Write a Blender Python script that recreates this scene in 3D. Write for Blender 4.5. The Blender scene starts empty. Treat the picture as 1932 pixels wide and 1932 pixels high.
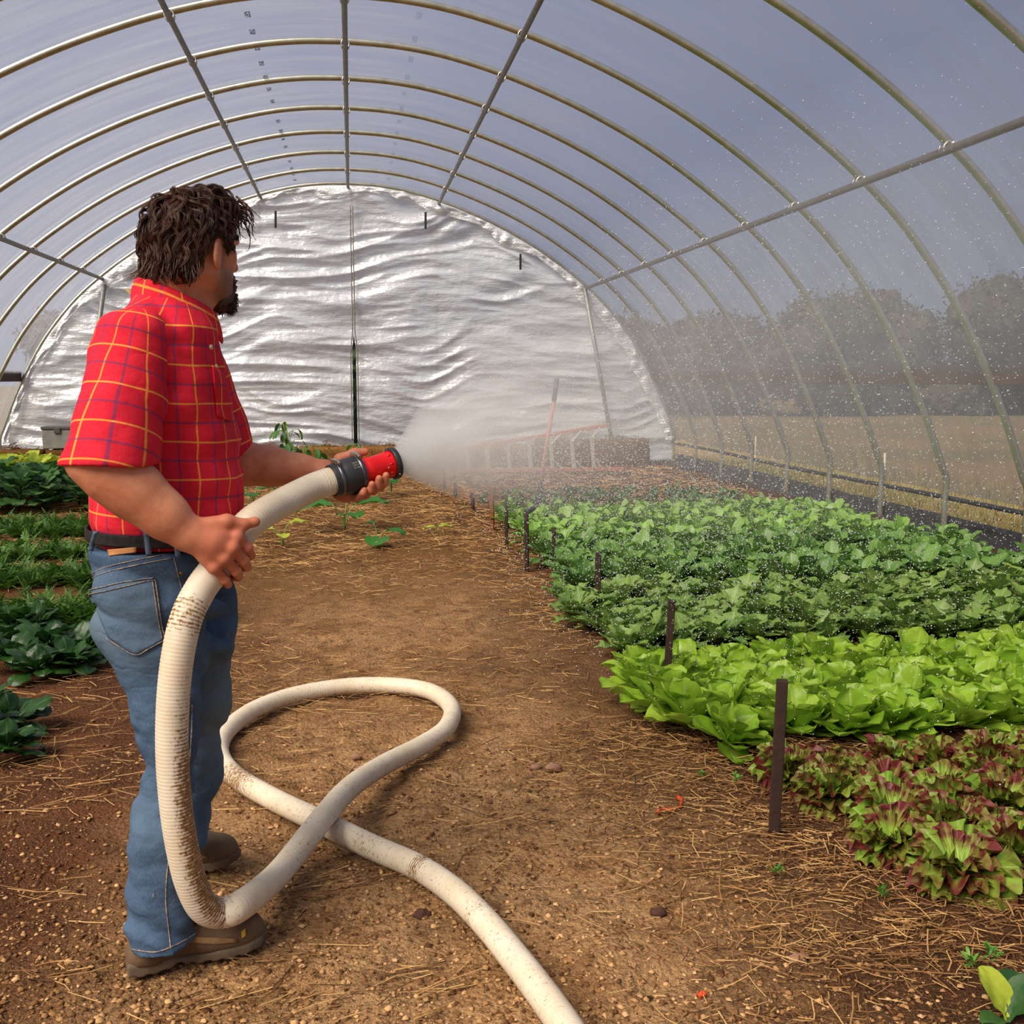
import bpy, math, random
import numpy as np
from mathutils import Vector, Matrix
random.seed(7); RNG = np.random.default_rng(7)
SC = bpy.context.scene; COL = SC.collection

# ------------------------------------------------------------------ camera
FPX, CX, CAMH = 2000.0, 966.0, 1.42
PITCH, YAW = math.radians(7.2096), math.radians(8.5477)
FW = np.array([math.sin(YAW)*math.cos(PITCH), math.cos(YAW)*math.cos(PITCH), -math.sin(PITCH)])
RT = np.array([math.cos(YAW), -math.sin(YAW), 0.0]); UP = np.cross(RT, FW)
CAMP = np.array([0.0, 0.0, CAMH])
cd = bpy.data.cameras.new('camera'); cam = bpy.data.objects.new('camera', cd); COL.objects.link(cam)
cd.sensor_fit = 'HORIZONTAL'; cd.sensor_width = 36.0; cd.lens = 36.0*FPX/1932.0
cd.clip_start = 0.05; cd.clip_end = 600
cam.matrix_world = Matrix(((RT[0], UP[0], -FW[0], CAMP[0]), (RT[1], UP[1], -FW[1], CAMP[1]),
                           (RT[2], UP[2], -FW[2], CAMP[2]), (0, 0, 0, 1)))
SC.camera = cam

# ------------------------------------------------------------------ world, sun, exposure
def new_tree(idb):
    idb.use_nodes = True; t = idb.node_tree; t.nodes.clear(); return t
def N(t, kind, **kw):
    n = t.nodes.new(kind)
    for k, v in kw.items():
        if k == 'ins':
            for a, b in v.items():
                if isinstance(b, bpy.types.NodeSocket): t.links.new(b, n.inputs[a])
                else: n.inputs[a].default_value = b
        else: setattr(n, k, v)
    return n
SUN_DIR = np.array([-0.62, -0.50, 0.80]); SUN_DIR /= np.linalg.norm(SUN_DIR)   # towards the sun
w = bpy.data.worlds.new('sky'); SC.world = w; t = new_tree(w)
tc = N(t, 'ShaderNodeTexCoord')
sep = N(t, 'ShaderNodeSeparateXYZ', ins={0: tc.outputs['Generated']})
ramp = N(t, 'ShaderNodeValToRGB', ins={0: sep.outputs[2]})
e = ramp.color_ramp.elements
e[0].position = 0.0; e[0].color = (0.46, 0.52, 0.66, 1)
e[1].position = 0.75; e[1].color = (0.14, 0.22, 0.48, 1)
m = e.new(0.22); m.color = (0.27, 0.35, 0.58, 1)
dot = N(t, 'ShaderNodeVectorMath', operation='DOT_PRODUCT', ins={0: tc.outputs['Generated'], 1: tuple(SUN_DIR)})
mr = N(t, 'ShaderNodeMapRange', ins={0: dot.outputs['Value'], 1: -0.35, 2: 1.0, 3: 0.0, 4: 1.0})
pw = N(t, 'ShaderNodeMath', operation='POWER', ins={0: mr.outputs[0], 1: 2.6})
glow = N(t, 'ShaderNodeMix', data_type='RGBA', ins={0: pw.outputs[0], 6: ramp.outputs[0], 7: (.60, .60, .62, 1)})
bg = N(t, 'ShaderNodeBackground', ins={0: glow.outputs[2], 1: 0.60})
N(t, 'ShaderNodeOutputWorld', ins={0: bg.outputs[0]})
sl = bpy.data.lights.new('sun', 'SUN'); sl.energy = 8.6; sl.angle = math.radians(42); sl.color = (1.0, 0.90, 0.76)
so = bpy.data.objects.new('sun', sl); COL.objects.link(so)
so.rotation_euler = Vector(SUN_DIR).to_track_quat('Z', 'Y').to_euler()
vs = SC.view_settings
vs.view_transform = 'Standard'; vs.look = 'None'; vs.gamma = 1.0; vs.use_curve_mapping = False; vs.exposure = 0.35
cy = SC.cycles
cy.use_denoising = True; cy.use_adaptive_sampling = True; cy.adaptive_threshold = 0.02
cy.max_bounces = 8; cy.diffuse_bounces = 3; cy.glossy_bounces = 3; cy.transmission_bounces = 6
cy.transparent_max_bounces = 16; cy.volume_bounces = 3; cy.caustics_reflective = False; cy.caustics_refractive = False
cy.sample_clamp_indirect = 4.0

# ------------------------------------------------------------------ helpers: picture point -> world point
def ray(x, y): return RT*(x-CX)/FPX + UP*(CX-y)/FPX + FW
def gnd(x, y, z=0.0): r = ray(x, y); return CAMP + r*((z-CAMH)/r[2])
def atY(x, y, Y): r = ray(x, y); return CAMP + r*(Y/r[1])
def atX(x, y, X): r = ray(x, y); return CAMP + r*(X/r[0])

# ------------------------------------------------------------------ helpers: noise
def _hash(i, j, k, seed):
    i = i.astype(np.int64); j = j.astype(np.int64); k = k.astype(np.int64)
    h = (i*374761393 + j*668265263 + k*2147483647 + seed*1442695041) & 0xffffffff
    h = ((h ^ (h >> 13))*1274126177) & 0xffffffff
    h = ((h ^ (h >> 16))*2246822519) & 0xffffffff
    return ((h ^ (h >> 15)) & 0xffffff)/float(0xffffff)*2-1
def noise3(P, seed=0):
    f = np.floor(P); r = P-f; r = r*r*(3-2*r); o = 0
    for a in (0, 1):
        for b in (0, 1):
            for c in (0, 1):
                wgt = (r[:, 0] if a else 1-r[:, 0])*(r[:, 1] if b else 1-r[:, 1])*(r[:, 2] if c else 1-r[:, 2])
                o = o + wgt*_hash(f[:, 0]+a, f[:, 1]+b, f[:, 2]+c, seed)
    return o
def fbm(P, seed=0, oct=4, gain=.5):
    o = 0; a = 1.0; P = np.asarray(P, float)
    for k in range(oct): o = o + a*noise3(P*(2.03**k)+k*17.3, seed+k); a *= gain
    return o

# ------------------------------------------------------------------ helpers: meshes
class MB:
    """collects vertices and faces for one mesh"""
    def __init__(s): s.v = []; s.f = []; s.n = 0; s.mi = []; s.at = []
    def add(s, V, F, mi=0, at=None):
        V = np.asarray(V, float).reshape(-1, 3); s.v.append(V)
        for fa in F:
            fa = np.asarray(fa, np.int64)
            if len(fa): s.f.append(fa+s.n); s.mi.append(np.full(len(fa), mi))
        s.at.append(np.zeros((len(V), 3)) if at is None else np.asarray(at, float)); s.n += len(V)
    def mesh(s, name, mats, smooth=True, attr=None):
        me = bpy.data.meshes.new(name); V = np.concatenate(s.v)
        if s.f and any(fa.shape[1] not in (3, 4) for fa in s.f): pass
        ls = np.concatenate([fa.ravel() for fa in s.f]); cnt = np.concatenate([np.full(len(fa), fa.shape[1]) for fa in s.f])
        me.vertices.add(len(V)); me.vertices.foreach_set('co', V.astype(np.float32).ravel())
        me.loops.add(len(ls)); me.loops.foreach_set('vertex_index', ls.astype(np.int32))
        me.polygons.add(len(cnt)); st = np.concatenate([[0], np.cumsum(cnt)[:-1]])
        me.polygons.foreach_set('loop_start', st.astype(np.int32)); me.polygons.foreach_set('loop_total', cnt.astype(np.int32))
        me.polygons.foreach_set('material_index', np.concatenate(s.mi).astype(np.int32))
        me.polygons.foreach_set('use_smooth', np.full(len(cnt), bool(smooth)))
        for m_ in (mats if isinstance(mats, (list, tuple)) else [mats]): me.materials.append(m_)
        if attr:
            a = me.attributes.new(attr, 'FLOAT_VECTOR', 'POINT'); a.data.foreach_set('vector', np.concatenate(s.at).astype(np.float32).ravel())
        me.update(calc_edges=True); me.validate(); return me
    def build(s, name, mats, parent=None, smooth=True, attr=None):
        return link(name, s.mesh(name, mats, smooth, attr), parent)
def link(name, data, parent=None):
    o = bpy.data.objects.new(name, data); COL.objects.link(o)
    if parent is not None: o.parent = parent
    return o
def tag(o, label=None, cat=None, group=None, kind=None):
    if label: o['label'] = label
    if cat: o['category'] = cat
    if group: o['group'] = group
    if kind: o['kind'] = kind
    return o
def empty(name, loc=(0, 0, 0), rz=0.0):
    o = bpy.data.objects.new(name, None); COL.objects.link(o); o.location = loc; o.rotation_euler = (0, 0, rz); o.empty_display_size = .1
    return o
def copy_tree(o, parent=None):
    c = o.copy(); COL.objects.link(c)
    if parent is not None: c.parent = parent
    for ch in list(o.children): copy_tree(ch, c)
    return c
def frames(P):
    P = np.asarray(P, float); n = len(P); T = np.gradient(P, axis=0); T /= np.linalg.norm(T, axis=1)[:, None]+1e-12
    a = np.array([0, 0, 1.0]) if abs(T[0][2]) < .9 else np.array([1.0, 0, 0])
    A = np.zeros_like(P); A[0] = np.cross(T[0], a); A[0] /= np.linalg.norm(A[0])
    for i in range(1, n):
        v = A[i-1]-T[i]*np.dot(A[i-1], T[i]); A[i] = v/(np.linalg.norm(v)+1e-12)
    return T, A, np.cross(T, A)
def tube(P, r, seg=8, cap=True):
    P = np.asarray(P, float); n = len(P); r = np.broadcast_to(np.asarray(r, float), (n,)); T, A, B = frames(P)
    th = np.arange(seg)*2*math.pi/seg
    V = (P[:, None]+r[:, None, None]*(A[:, None]*np.cos(th)[None, :, None]+B[:, None]*np.sin(th)[None, :, None])).reshape(-1, 3)
    i = np.arange(n-1)[:, None]*seg; j = np.arange(seg)[None]; k = (j+1) % seg
    F = [np.stack([i+j, i+k, i+seg+k, i+seg+j], -1).reshape(-1, 4)]
    if cap:
        V = np.concatenate([V, P[:1], P[-1:]]); c0 = n*seg; jj = np.arange(seg); kk = (jj+1) % seg
        F.append(np.stack([np.full(seg, c0), kk, jj], -1)); F.append(np.stack([np.full(seg, c0+1), (n-1)*seg+jj, (n-1)*seg+kk], -1))
    return V, F
def spline(P, n):
    """Catmull-Rom through P, n samples spaced by arc length"""
    P = np.asarray(P, float); Q = np.concatenate([2*P[:1]-P[1:2], P, 2*P[-1:]-P[-2:-1]]); out = []
    for i in range(len(P)-1):
        a, b, c, d = Q[i:i+4]; u = np.linspace(0, 1, 24, endpoint=False)[:, None]
        out.append(.5*((2*b)+(c-a)*u+(2*a-5*b+4*c-d)*u*u+(3*b-a-3*c+d)*u**3))
    out = np.concatenate(out+[P[-1:]]); s = np.concatenate([[0], np.cumsum(np.linalg.norm(np.diff(out[:, :3], axis=0), axis=1))])
    q = np.linspace(0, s[-1], n); return np.stack([np.interp(q, s, out[:, k]) for k in range(out.shape[1])], 1)
def box(lo, hi):
    x0, y0, z0 = lo; x1, y1, z1 = hi
    V = [(x0, y0, z0), (x1, y0, z0), (x1, y1, z0), (x0, y1, z0), (x0, y0, z1), (x1, y0, z1), (x1, y1, z1), (x0, y1, z1)]
    return V, [[(0, 3, 2, 1), (4, 5, 6, 7), (0, 1, 5, 4), (1, 2, 6, 5), (2, 3, 7, 6), (3, 0, 4, 7)]]
def bar(a, b, wx, wy, upv=(0, 0, 1)):
    """rectangular bar from a to b"""
    a = np.array(a, float); b = np.array(b, float); d = b-a; L = np.linalg.norm(d); d /= L
    upv = np.array(upv, float)
    if abs(np.dot(d, upv)) > .95: upv = np.array([1.0, 0, 0])
    s = np.cross(d, upv); s /= np.linalg.norm(s); q = np.cross(s, d)
    V, F = box((-wx/2, -wy/2, 0), (wx/2, wy/2, L)); V = np.array(V)
    return a+V[:, :1]*s+V[:, 1:2]*q+V[:, 2:]*d, F
def bevel(o, wd=.004, seg=2):
    m_ = o.modifiers.new('bevel', 'BEVEL'); m_.width = wd; m_.segments = seg; m_.limit_method = 'ANGLE'; return o
def gridf(nu, nv, wrapu=False):
    i = np.arange(nu if wrapu else nu-1)[:, None]; j = np.arange(nv-1)[None]; i2 = (i+1) % nu
    return np.stack([i*nv+j, i2*nv+j, i2*nv+j+1, i*nv+j+1], -1).reshape(-1, 4)

# ------------------------------------------------------------------ helpers: materials
def mth(t, op, a, b=None, c=None):
    ins = {0: a}
    if b is not None: ins[1] = b
    if c is not None: ins[2] = c
    return N(t, 'ShaderNodeMath', operation=op, ins=ins).outputs[0]
def noise_n(t, vec, scale, detail=3, rough=.55): return N(t, 'ShaderNodeTexNoise', ins={'Vector': vec, 'Scale': scale, 'Detail': detail, 'Roughness': rough}).outputs[0]
def mat(name, col=(.5, .5, .5), rough=.6, metal=0.0, spec=.4, vary=None, bump=None, bump2=None, trans=0.0, coords='Object', extra=None):
    """principled material; vary=(scale, colour2, detail, contrast) noise mix; bump=(scale, strength, dist); trans = share of translucency"""
    m = bpy.data.materials.new(name); t = new_tree(m)
    out = N(t, 'ShaderNodeOutputMaterial'); p = N(t, 'ShaderNodeBsdfPrincipled', ins={'Roughness': rough, 'Metallic': metal, 'Specular IOR Level': spec})
    tc = N(t, 'ShaderNodeTexCoord'); c4 = (*col, 1); csock = None
    if vary:
        sc, c2, det, con = vary
        n = N(t, 'ShaderNodeTexNoise', ins={'Vector': tc.outputs[coords], 'Scale': sc, 'Detail': det, 'Roughness': .6})
        mr = N(t, 'ShaderNodeMapRange', ins={0: n.outputs[0], 1: .5-.5/con, 2: .5+.5/con})
        mx = N(t, 'ShaderNodeMix', data_type='RGBA', ins={0: mr.outputs[0], 6: c4, 7: (*c2, 1)}); csock = mx.outputs[2]
    if extra: csock = extra(t, tc, csock if csock is not None else c4)
    if csock is not None and isinstance(csock, bpy.types.NodeSocket): t.links.new(csock, p.inputs['Base Color'])
    else: p.inputs['Base Color'].default_value = c4
    if bump:
        n = N(t, 'ShaderNodeTexNoise', ins={'Vector': tc.outputs[coords], 'Scale': bump[0], 'Detail': 4})
        b = N(t, 'ShaderNodeBump', ins={'Height': n.outputs[0], 'Strength': bump[1], 'Distance': bump[2]}); t.links.new(b.outputs[0], p.inputs['Normal'])
        if bump2:                              # creases: sharp-crested folds
            mp = N(t, 'ShaderNodeMapping', ins={0: tc.outputs[coords], 3: bump2[0]}); r = mth(t, 'ABSOLUTE', mth(t, 'SUBTRACT', noise_n(t, mp.outputs[0], 1.0, 3, .5), .5))
            t.links.new(N(t, 'ShaderNodeBump', ins={'Height': r, 'Strength': bump2[1], 'Distance': bump2[2]}).outputs[0], b.inputs['Normal'])
    sh = p.outputs[0]
    if trans > 0:
        tr = N(t, 'ShaderNodeBsdfTranslucent')
        if csock is not None and isinstance(csock, bpy.types.NodeSocket): t.links.new(csock, tr.inputs[0])
        else: tr.inputs[0].default_value = c4
        sh = N(t, 'ShaderNodeMixShader', ins={0: trans, 1: p.outputs[0], 2: tr.outputs[0]}).outputs[0]
    t.links.new(sh, out.inputs[0]); return m
def attr_node(t, name): return N(t, 'ShaderNodeAttribute', attribute_name=name)
def mixc(t, f, a, b, blend='MIX'): return N(t, 'ShaderNodeMix', data_type='RGBA', blend_type=blend, ins={0: f, 6: a, 7: b}).outputs[2]
def srgb(r, g, b): return tuple(((c/255)/12.92 if c/255 <= .04045 else ((c/255+.055)/1.055)**2.4) for c in (r, g, b))
def mrange(t, v, a, b, c=0.0, d=1.0): return N(t, 'ShaderNodeMapRange', ins={0: v, 1: a, 2: b, 3: c, 4: d}).outputs[0]

# ------------------------------------------------------------------ helpers: solids blended from rounded forms
def rc(P, a, b, ra, rb):
    a = np.asarray(a, float); b = np.asarray(b, float); d = b-a; h = np.clip(((P-a)@d)/(d@d), 0, 1)
    return np.linalg.norm(P-a-h[:, None]*d, axis=1)-(ra+(rb-ra)*h)
def chain(P, pts, rs, k=.01):
    o = None
    for i in range(len(pts)-1):
        d = rc(P, pts[i], pts[i+1], rs[i], rs[i+1]); o = d if o is None else smin(o, d, k)
    return o
def local(fn, P, c, r, pad=.05):
    d = np.linalg.norm(P-np.asarray(c), axis=1)-r; m = d < pad; o = d+.0
    if m.any(): o[m] = fn(P[m])
    return o
def ell(P, c, r, M=None):
    q = P-np.asarray(c, float)
    if M is not None: q = q@np.asarray(M, float).T
    r = np.asarray(r, float); k0 = np.linalg.norm(q/r, axis=1); k1 = np.linalg.norm(q/(r*r), axis=1)+1e-9
    return k0*(k0-1)/k1
def smin(a, b, k):
    h = np.clip(.5+.5*(b-a)/k, 0, 1); return b*(1-h)+a*h-k*h*(1-h)
def smax(a, b, k): return -smin(-a, -b, k)
def mesh_sdf(fn, lo, hi, h, slack=1.7):
    lo = np.asarray(lo, float); B = 8; nb = np.ceil((np.asarray(hi)-lo)/(h*B)).astype(int)+1
    I = np.stack(np.meshgrid(*[np.arange(n) for n in nb], indexing='ij'), -1).reshape(-1, 3)
    d = fn(lo+(I*B+(B-1)/2)*h)
    act = np.abs(d) < slack*.5*math.sqrt(3)*B*h
    sg = np.where(d < 0, -1.0, 1.0).astype(np.float32).reshape(nb)
    vol = np.repeat(np.repeat(np.repeat(sg, B, 0), B, 1), B, 2)
    q = np.stack(np.meshgrid(*[np.arange(B)]*3, indexing='ij'), -1).reshape(-1, 3); A = I[act]
    for s in range(0, len(A), 200):
        a = A[s:s+200]; G = (a[:, None]*B+q[None]).reshape(-1, 3); vol[G[:, 0], G[:, 1], G[:, 2]] = fn(lo+G*h)
    s = vol < 0; c = np.zeros(np.array(s.shape)-1, np.uint8); nx, ny, nz = c.shape
    offs = [(i, j, k) for i in (0, 1) for j in (0, 1) for k in (0, 1)]
    for i, j, k in offs: c += s[i:i+nx, j:j+ny, k:k+nz]
    C = np.argwhere((c > 0) & (c < 8)); acc = np.zeros((len(C), 3)); cn = np.zeros(len(C))
    for o in offs:
        for ax in range(3):
            if o[ax]: continue
            o2 = list(o); o2[ax] = 1; a = C+o; b = C+o2
            va = vol[a[:, 0], a[:, 1], a[:, 2]]; vb = vol[b[:, 0], b[:, 1], b[:, 2]]; m = (va < 0) != (vb < 0)
            tt = np.where(m, va/(va-vb+1e-20), 0); p = a+0.0; p[:, ax] += tt; acc += p*m[:, None]; cn += m
    V = lo+(acc/cn[:, None])*h; vid = np.full(c.shape, -1, np.int32); vid[C[:, 0], C[:, 1], C[:, 2]] = np.arange(len(C))
    F = []
    for ax in range(3):
        sa = [slice(None)]*3; sb = [slice(None)]*3; sa[ax] = slice(0, -1); sb[ax] = slice(1, None)
        E = np.argwhere(s[tuple(sa)] != s[tuple(sb)]); b_, c_ = (ax+1) % 3, (ax+2) % 3
        E = E[(E[:, b_] > 0) & (E[:, c_] > 0) & (E[:, b_] < c.shape[b_]) & (E[:, c_] < c.shape[c_])]
        ids = []
        for db, dc in ((-1, -1), (0, -1), (0, 0), (-1, 0)):
            e_ = E.copy(); e_[:, b_] += db; e_[:, c_] += dc; ids.append(vid[e_[:, 0], e_[:, 1], e_[:, 2]])
        Q = np.stack(ids, 1); fl = ~s[E[:, 0], E[:, 1], E[:, 2]]; Q[fl] = Q[fl][:, ::-1]; F.append(Q[(Q >= 0).all(1)])
    return V, [np.concatenate(F)]
def grad(fn, P, e=.002):
    G = np.stack([fn(P+np.eye(3)[k]*e)-fn(P-np.eye(3)[k]*e) for k in range(3)], 1)
    return G/(np.linalg.norm(G, axis=1)[:, None]+1e-12)
# ================================================================== the tunnel
YE = 17.37                                       # plastic end wall
PROF = np.array([(5.37, -.05), (5.37, .25), (5.37, .50), (5.32, .62), (5.13, 1.09), (4.92, 1.53), (4.63, 2.03), (4.22, 2.55), (3.80, 2.945),
                 (3.33, 3.30), (2.86, 3.60), (2.40, 3.84), (1.94, 4.04), (1.42, 4.225), (.9, 4.36), (.45, 4.425), (0, 4.445)])
_h = spline(PROF, 90)
ARCH = np.concatenate([_h, (_h*np.array([-1, 1]))[::-1][1:]])
def arch_off(d):
    T = np.gradient(ARCH, axis=0); T /= np.linalg.norm(T, axis=1)[:, None]
    return ARCH+np.stack([T[:, 1], -T[:, 0]], 1)*d
def halfw(z): return np.interp(z, _h[:, 1], _h[:, 0])

# ---- soil floor
def soil_extra(t, tc, c):
    P = tc.outputs['Object']; sx = N(t, 'ShaderNodeSeparateXYZ', ins={0: P})
    big = noise_n(t, P, .55, 4, .6); mid = noise_n(t, P, 3.2, 5, .65); fine = noise_n(t, P, 52, 6, .75); grit = noise_n(t, P, 190, 3, .6)
    tan = mixc(t, mrange(t, mid, .38, .64), (*srgb(132, 96, 60), 1), (*srgb(190, 148, 102), 1))
    dry = mixc(t, mrange(t, mid, .36, .62), (*srgb(152, 112, 72), 1), (*srgb(204, 162, 114), 1))
    tan = mixc(t, mrange(t, mth(t, 'ADD', sx.outputs[1], mth(t, 'MULTIPLY', mid, 1.6)), 5.4, 3.9), tan, dry)
    drk = mixc(t, mrange(t, mid, .35, .65), (*srgb(52, 32, 19), 1), (*srgb(86, 56, 34), 1))
    red = mixc(t, mrange(t, mid, .35, .65), (*srgb(68, 38, 22), 1), (*srgb(104, 64, 38), 1))
    wob = mth(t, 'MULTIPLY_ADD', big, 1.5, -.75)
    xx = mth(t, 'ADD', sx.outputs[0], wob)
    right = mrange(t, mth(t, 'ADD', xx, mth(t, 'MULTIPLY', mid, .9)), 1.0, 1.75)          # damp soil towards the beds
    left = mrange(t, mth(t, 'SUBTRACT', xx, mth(t, 'MULTIPLY', mid, .6)), -.55, -1.25)
    far = mrange(t, mth(t, 'ADD', sx.outputs[1], mth(t, 'MULTIPLY', wob, 2.0)), 6.2, 8.4)
    c0 = mixc(t, mrange(t, mth(t, 'ADD', mid, mth(t, 'MULTIPLY', big, .8)), .92, 1.18), tan, drk)
    c0 = mixc(t, right, c0, drk); c0 = mixc(t, left, c0, red)
    straw = mixc(t, mrange(t, fine, .4, .6), (*srgb(98, 66, 34), 1), (*srgb(140, 100, 56), 1))
    c0 = mixc(t, mth(t, 'MULTIPLY', far, mrange(t, sx.outputs[0], 1.5, .9)), c0, straw)
    c0 = mixc(t, mrange(t, fine, .40, .70, 0, .65), c0, (*srgb(58, 35, 19), 1), 'MIX')
    c0 = mixc(t, mrange(t, noise_n(t, P, 13, 5, .72), .50, .66, 0, .62), c0, (*srgb(84, 52, 30), 1))
    c0 = mixc(t, mrange(t, grit, .56, .70, 0, .5), c0, (*srgb(176, 136, 90), 1))
    return c0
M_SOIL = mat('soil', rough=.95, spec=.15, extra=soil_extra, bump=(75, .9, .02))
def soil_h(x, y):
    P = np.stack([x, y, np.zeros_like(x)], 1)
    h = .016*fbm(P*1.3, 3, 3)+.010*fbm(P*7, 9, 4)+.006*fbm(P*26, 4, 2)
    bed = np.clip((x-1.15)/.5, 0, 1)*np.clip((5.0-x)/.3, 0, 1)
    return h-.012+bed*.03
xs = np.concatenate([np.arange(-5.6, -2, .12), np.arange(-2, 2.6, .022), np.arange(2.6, 5.62, .09)])
ys = np.concatenate([np.arange(-4, 1.4, .3), np.arange(1.4, 5.0, .022), np.arange(5.0, 9, .045), np.arange(9, 17.6, .12)])
X, Y = np.meshgrid(xs, ys, indexing='ij'); X = X.ravel(); Y = Y.ravel()
b = MB(); b.add(np.stack([X, Y, soil_h(X, Y)], 1), [gridf(len(xs), len(ys))]); tag(b.build('floor', M_SOIL), 'brown soil floor of the tunnel with a trodden path between the beds', kind='structure')

# ---- outside land
def field_extra(t, tc, c):
    P = tc.outputs['Object']; a = noise_n(t, P, .25, 5); f_ = noise_n(t, P, 9, 5, .7)
    c0 = mixc(t, mrange(t, a, .4, .62), (*srgb(120, 98, 66), 1), (*srgb(96, 88, 54), 1))
    return mixc(t, mrange(t, f_, .35, .7, 0, .6), c0, (*srgb(96, 84, 50), 1))
M_FIELD = mat('dry_grass', rough=.95, spec=.1, extra=field_extra)
b = MB()
for lo, hi in (((5.6, -60), (200, 200)), ((-200, -60), (-5.6, 200)), ((-5.6, 17.55), (5.6, 200)), ((-5.6, -60), (5.6, -4))):
    b.add([(lo[0], lo[1], -.03), (hi[0], lo[1], -.03), (hi[0], hi[1], -.03), (lo[0], hi[1], -.03)], [[(0, 1, 2, 3)]])
tag(b.build('field', M_FIELD, smooth=False), 'dry tan and green field outside the plastic tunnel', kind='structure')
# blades of grass in the gap under the right side
M_BLADE = mat('grass_blade', srgb(128, 112, 70), .8, vary=(2.5, srgb(90, 96, 48), 3, 2.5))
b = MB(); n = 9000; x = RNG.uniform(5.62, 8.6, n); y = RNG.uniform(5, 17.5, n); a = RNG.uniform(0, 6.28, n); hh = RNG.uniform(.04, .13, n)
ln = RNG.normal(0, .04, (n, 2)); p = np.stack([x, y, np.full(n, -.03)], 1); s_ = np.stack([np.cos(a), np.sin(a), np.zeros(n)], 1)*.006
tip = p+np.stack([ln[:, 0], ln[:, 1], hh], 1)
b.add(np.stack([p-s_, p+s_, tip], 1).reshape(-1, 3), [np.arange(3*n).reshape(-1, 3)])
tag(b.build('grass', M_BLADE, smooth=False), 'short dry grass seen through the gap below the right wall', 'grass', kind='stuff')

# ---- clear plastic cover
def film_mat(name, haze, tint, marks=False, bumpy=0.0):
    m = bpy.data.materials.new(name); t = new_tree(m); out = N(t, 'ShaderNodeOutputMaterial')
    at = attr_node(t, 'sheet').outputs['Vector']; sx = N(t, 'ShaderNodeSeparateXYZ', ins={0: at})
    cv = N(t, 'ShaderNodeCombineXYZ', ins={0: mth(t, 'MULTIPLY', sx.outputs[0], .55), 1: mth(t, 'MULTIPLY', sx.outputs[1], 4.5), 2: 0.0}).outputs[0]
    st = noise_n(t, cv, 1.3, 6, .6); cl = noise_n(t, at, .8, 3); sp = noise_n(t, at, 60, 2)
    hz = mth(t, 'ADD', mrange(t, st, .42, .72, haze-.05, haze+.17), mrange(t, cl, .3, .7, -.05, .05))
    hz = mth(t, 'ADD', hz, mrange(t, sp, .70, .74, 0, .08))
    tr = N(t, 'ShaderNodeBsdfTransparent', ins={0: (.97, .97, .97, 1)})
    tl = N(t, 'ShaderNodeBsdfTranslucent', ins={0: (*tint, 1)}); df = N(t, 'ShaderNodeBsdfDiffuse', ins={0: (*tint, 1)})
    sc = N(t, 'ShaderNodeMixShader', ins={0: .35, 1: tl.outputs[0], 2: df.outputs[0]})
    sh = N(t, 'ShaderNodeMixShader', ins={0: hz, 1: tr.outputs[0], 2: sc.outputs[0]})
    gl = N(t, 'ShaderNodeBsdfGlossy', ins={0: (1, 1, 1, 1), 'Roughness': .22})
    fr = N(t, 'ShaderNodeLayerWeight', ins={0: .12}).outputs[0]
    sh = N(t, 'ShaderNodeMixShader', ins={0: mth(t, 'MULTIPLY', fr, .45), 1: sh.outputs[0], 2: gl.outputs[0]})
    if marks:                                    # rows of small blurred print on the sheet
        ink = N(t, 'ShaderNodeBsdfDiffuse', ins={0: (.03, .05, .10, 1)}); msk = None
        for s0, op, per in ((-.80, .75, .47), (.62, .22, .62)):
            d = mth(t, 'ABSOLUTE', mth(t, 'SUBTRACT', sx.outputs[0], s0))
            fy = mth(t, 'FRACT', mth(t, 'DIVIDE', sx.outputs[1], per))
            g = noise_n(t, N(t, 'ShaderNodeMapping', ins={0: at, 3: (90, 28, 1)}).outputs[0], 1.0, 1)
            v = mth(t, 'MULTIPLY', mth(t, 'MULTIPLY', mth(t, 'LESS_THAN', d, .024), mth(t, 'LESS_THAN', fy, .30)), mth(t, 'GREATER_THAN', g, .44))
            v = mth(t, 'MULTIPLY', v, op); msk = v if msk is None else mth(t, 'MAXIMUM', msk, v)
        sh = N(t, 'ShaderNodeMixShader', ins={0: msk, 1: sh.outputs[0], 2: ink.outputs[0]})
    t.links.new(sh.outputs[0], out.inputs[0]); return m
M_FILM = film_mat('clear_plastic_film', .50, (.27, .275, .32), True)
A2 = arch_off(.036); A2 = A2[(A2[:, 1] > .31)]
sA = np.concatenate([[0], np.cumsum(np.linalg.norm(np.diff(A2, axis=0), axis=1))]); sA = -(sA-sA[-1]/2)
yy = np.arange(-4, YE+.05, .10); b = MB()
Xa = np.repeat(A2[:, 0], len(yy)); Za = np.repeat(A2[:, 1], len(yy)); Ya = np.tile(yy, len(A2)); Sa = np.repeat(sA, len(yy))
wob = .006*noise3(np.stack([Sa*1.2, Ya*2.5, 0*Sa], 1), 5)
nx_ = np.gradient(A2, axis=0); nx_ /= np.linalg.norm(nx_, axis=1)[:, None]
b.add(np.stack([Xa+np.repeat(nx_[:, 1], len(yy))*wob, Ya, Za-np.repeat(nx_[:, 0], len(yy))*wob], 1), [gridf(len(A2), len(yy))], at=np.stack([Sa, Ya, 0*Sa], 1))
film = tag(b.build('ceiling', M_FILM, attr='sheet'), 'clear plastic film stretched over the hoops as roof and side walls', kind='structure')

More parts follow.
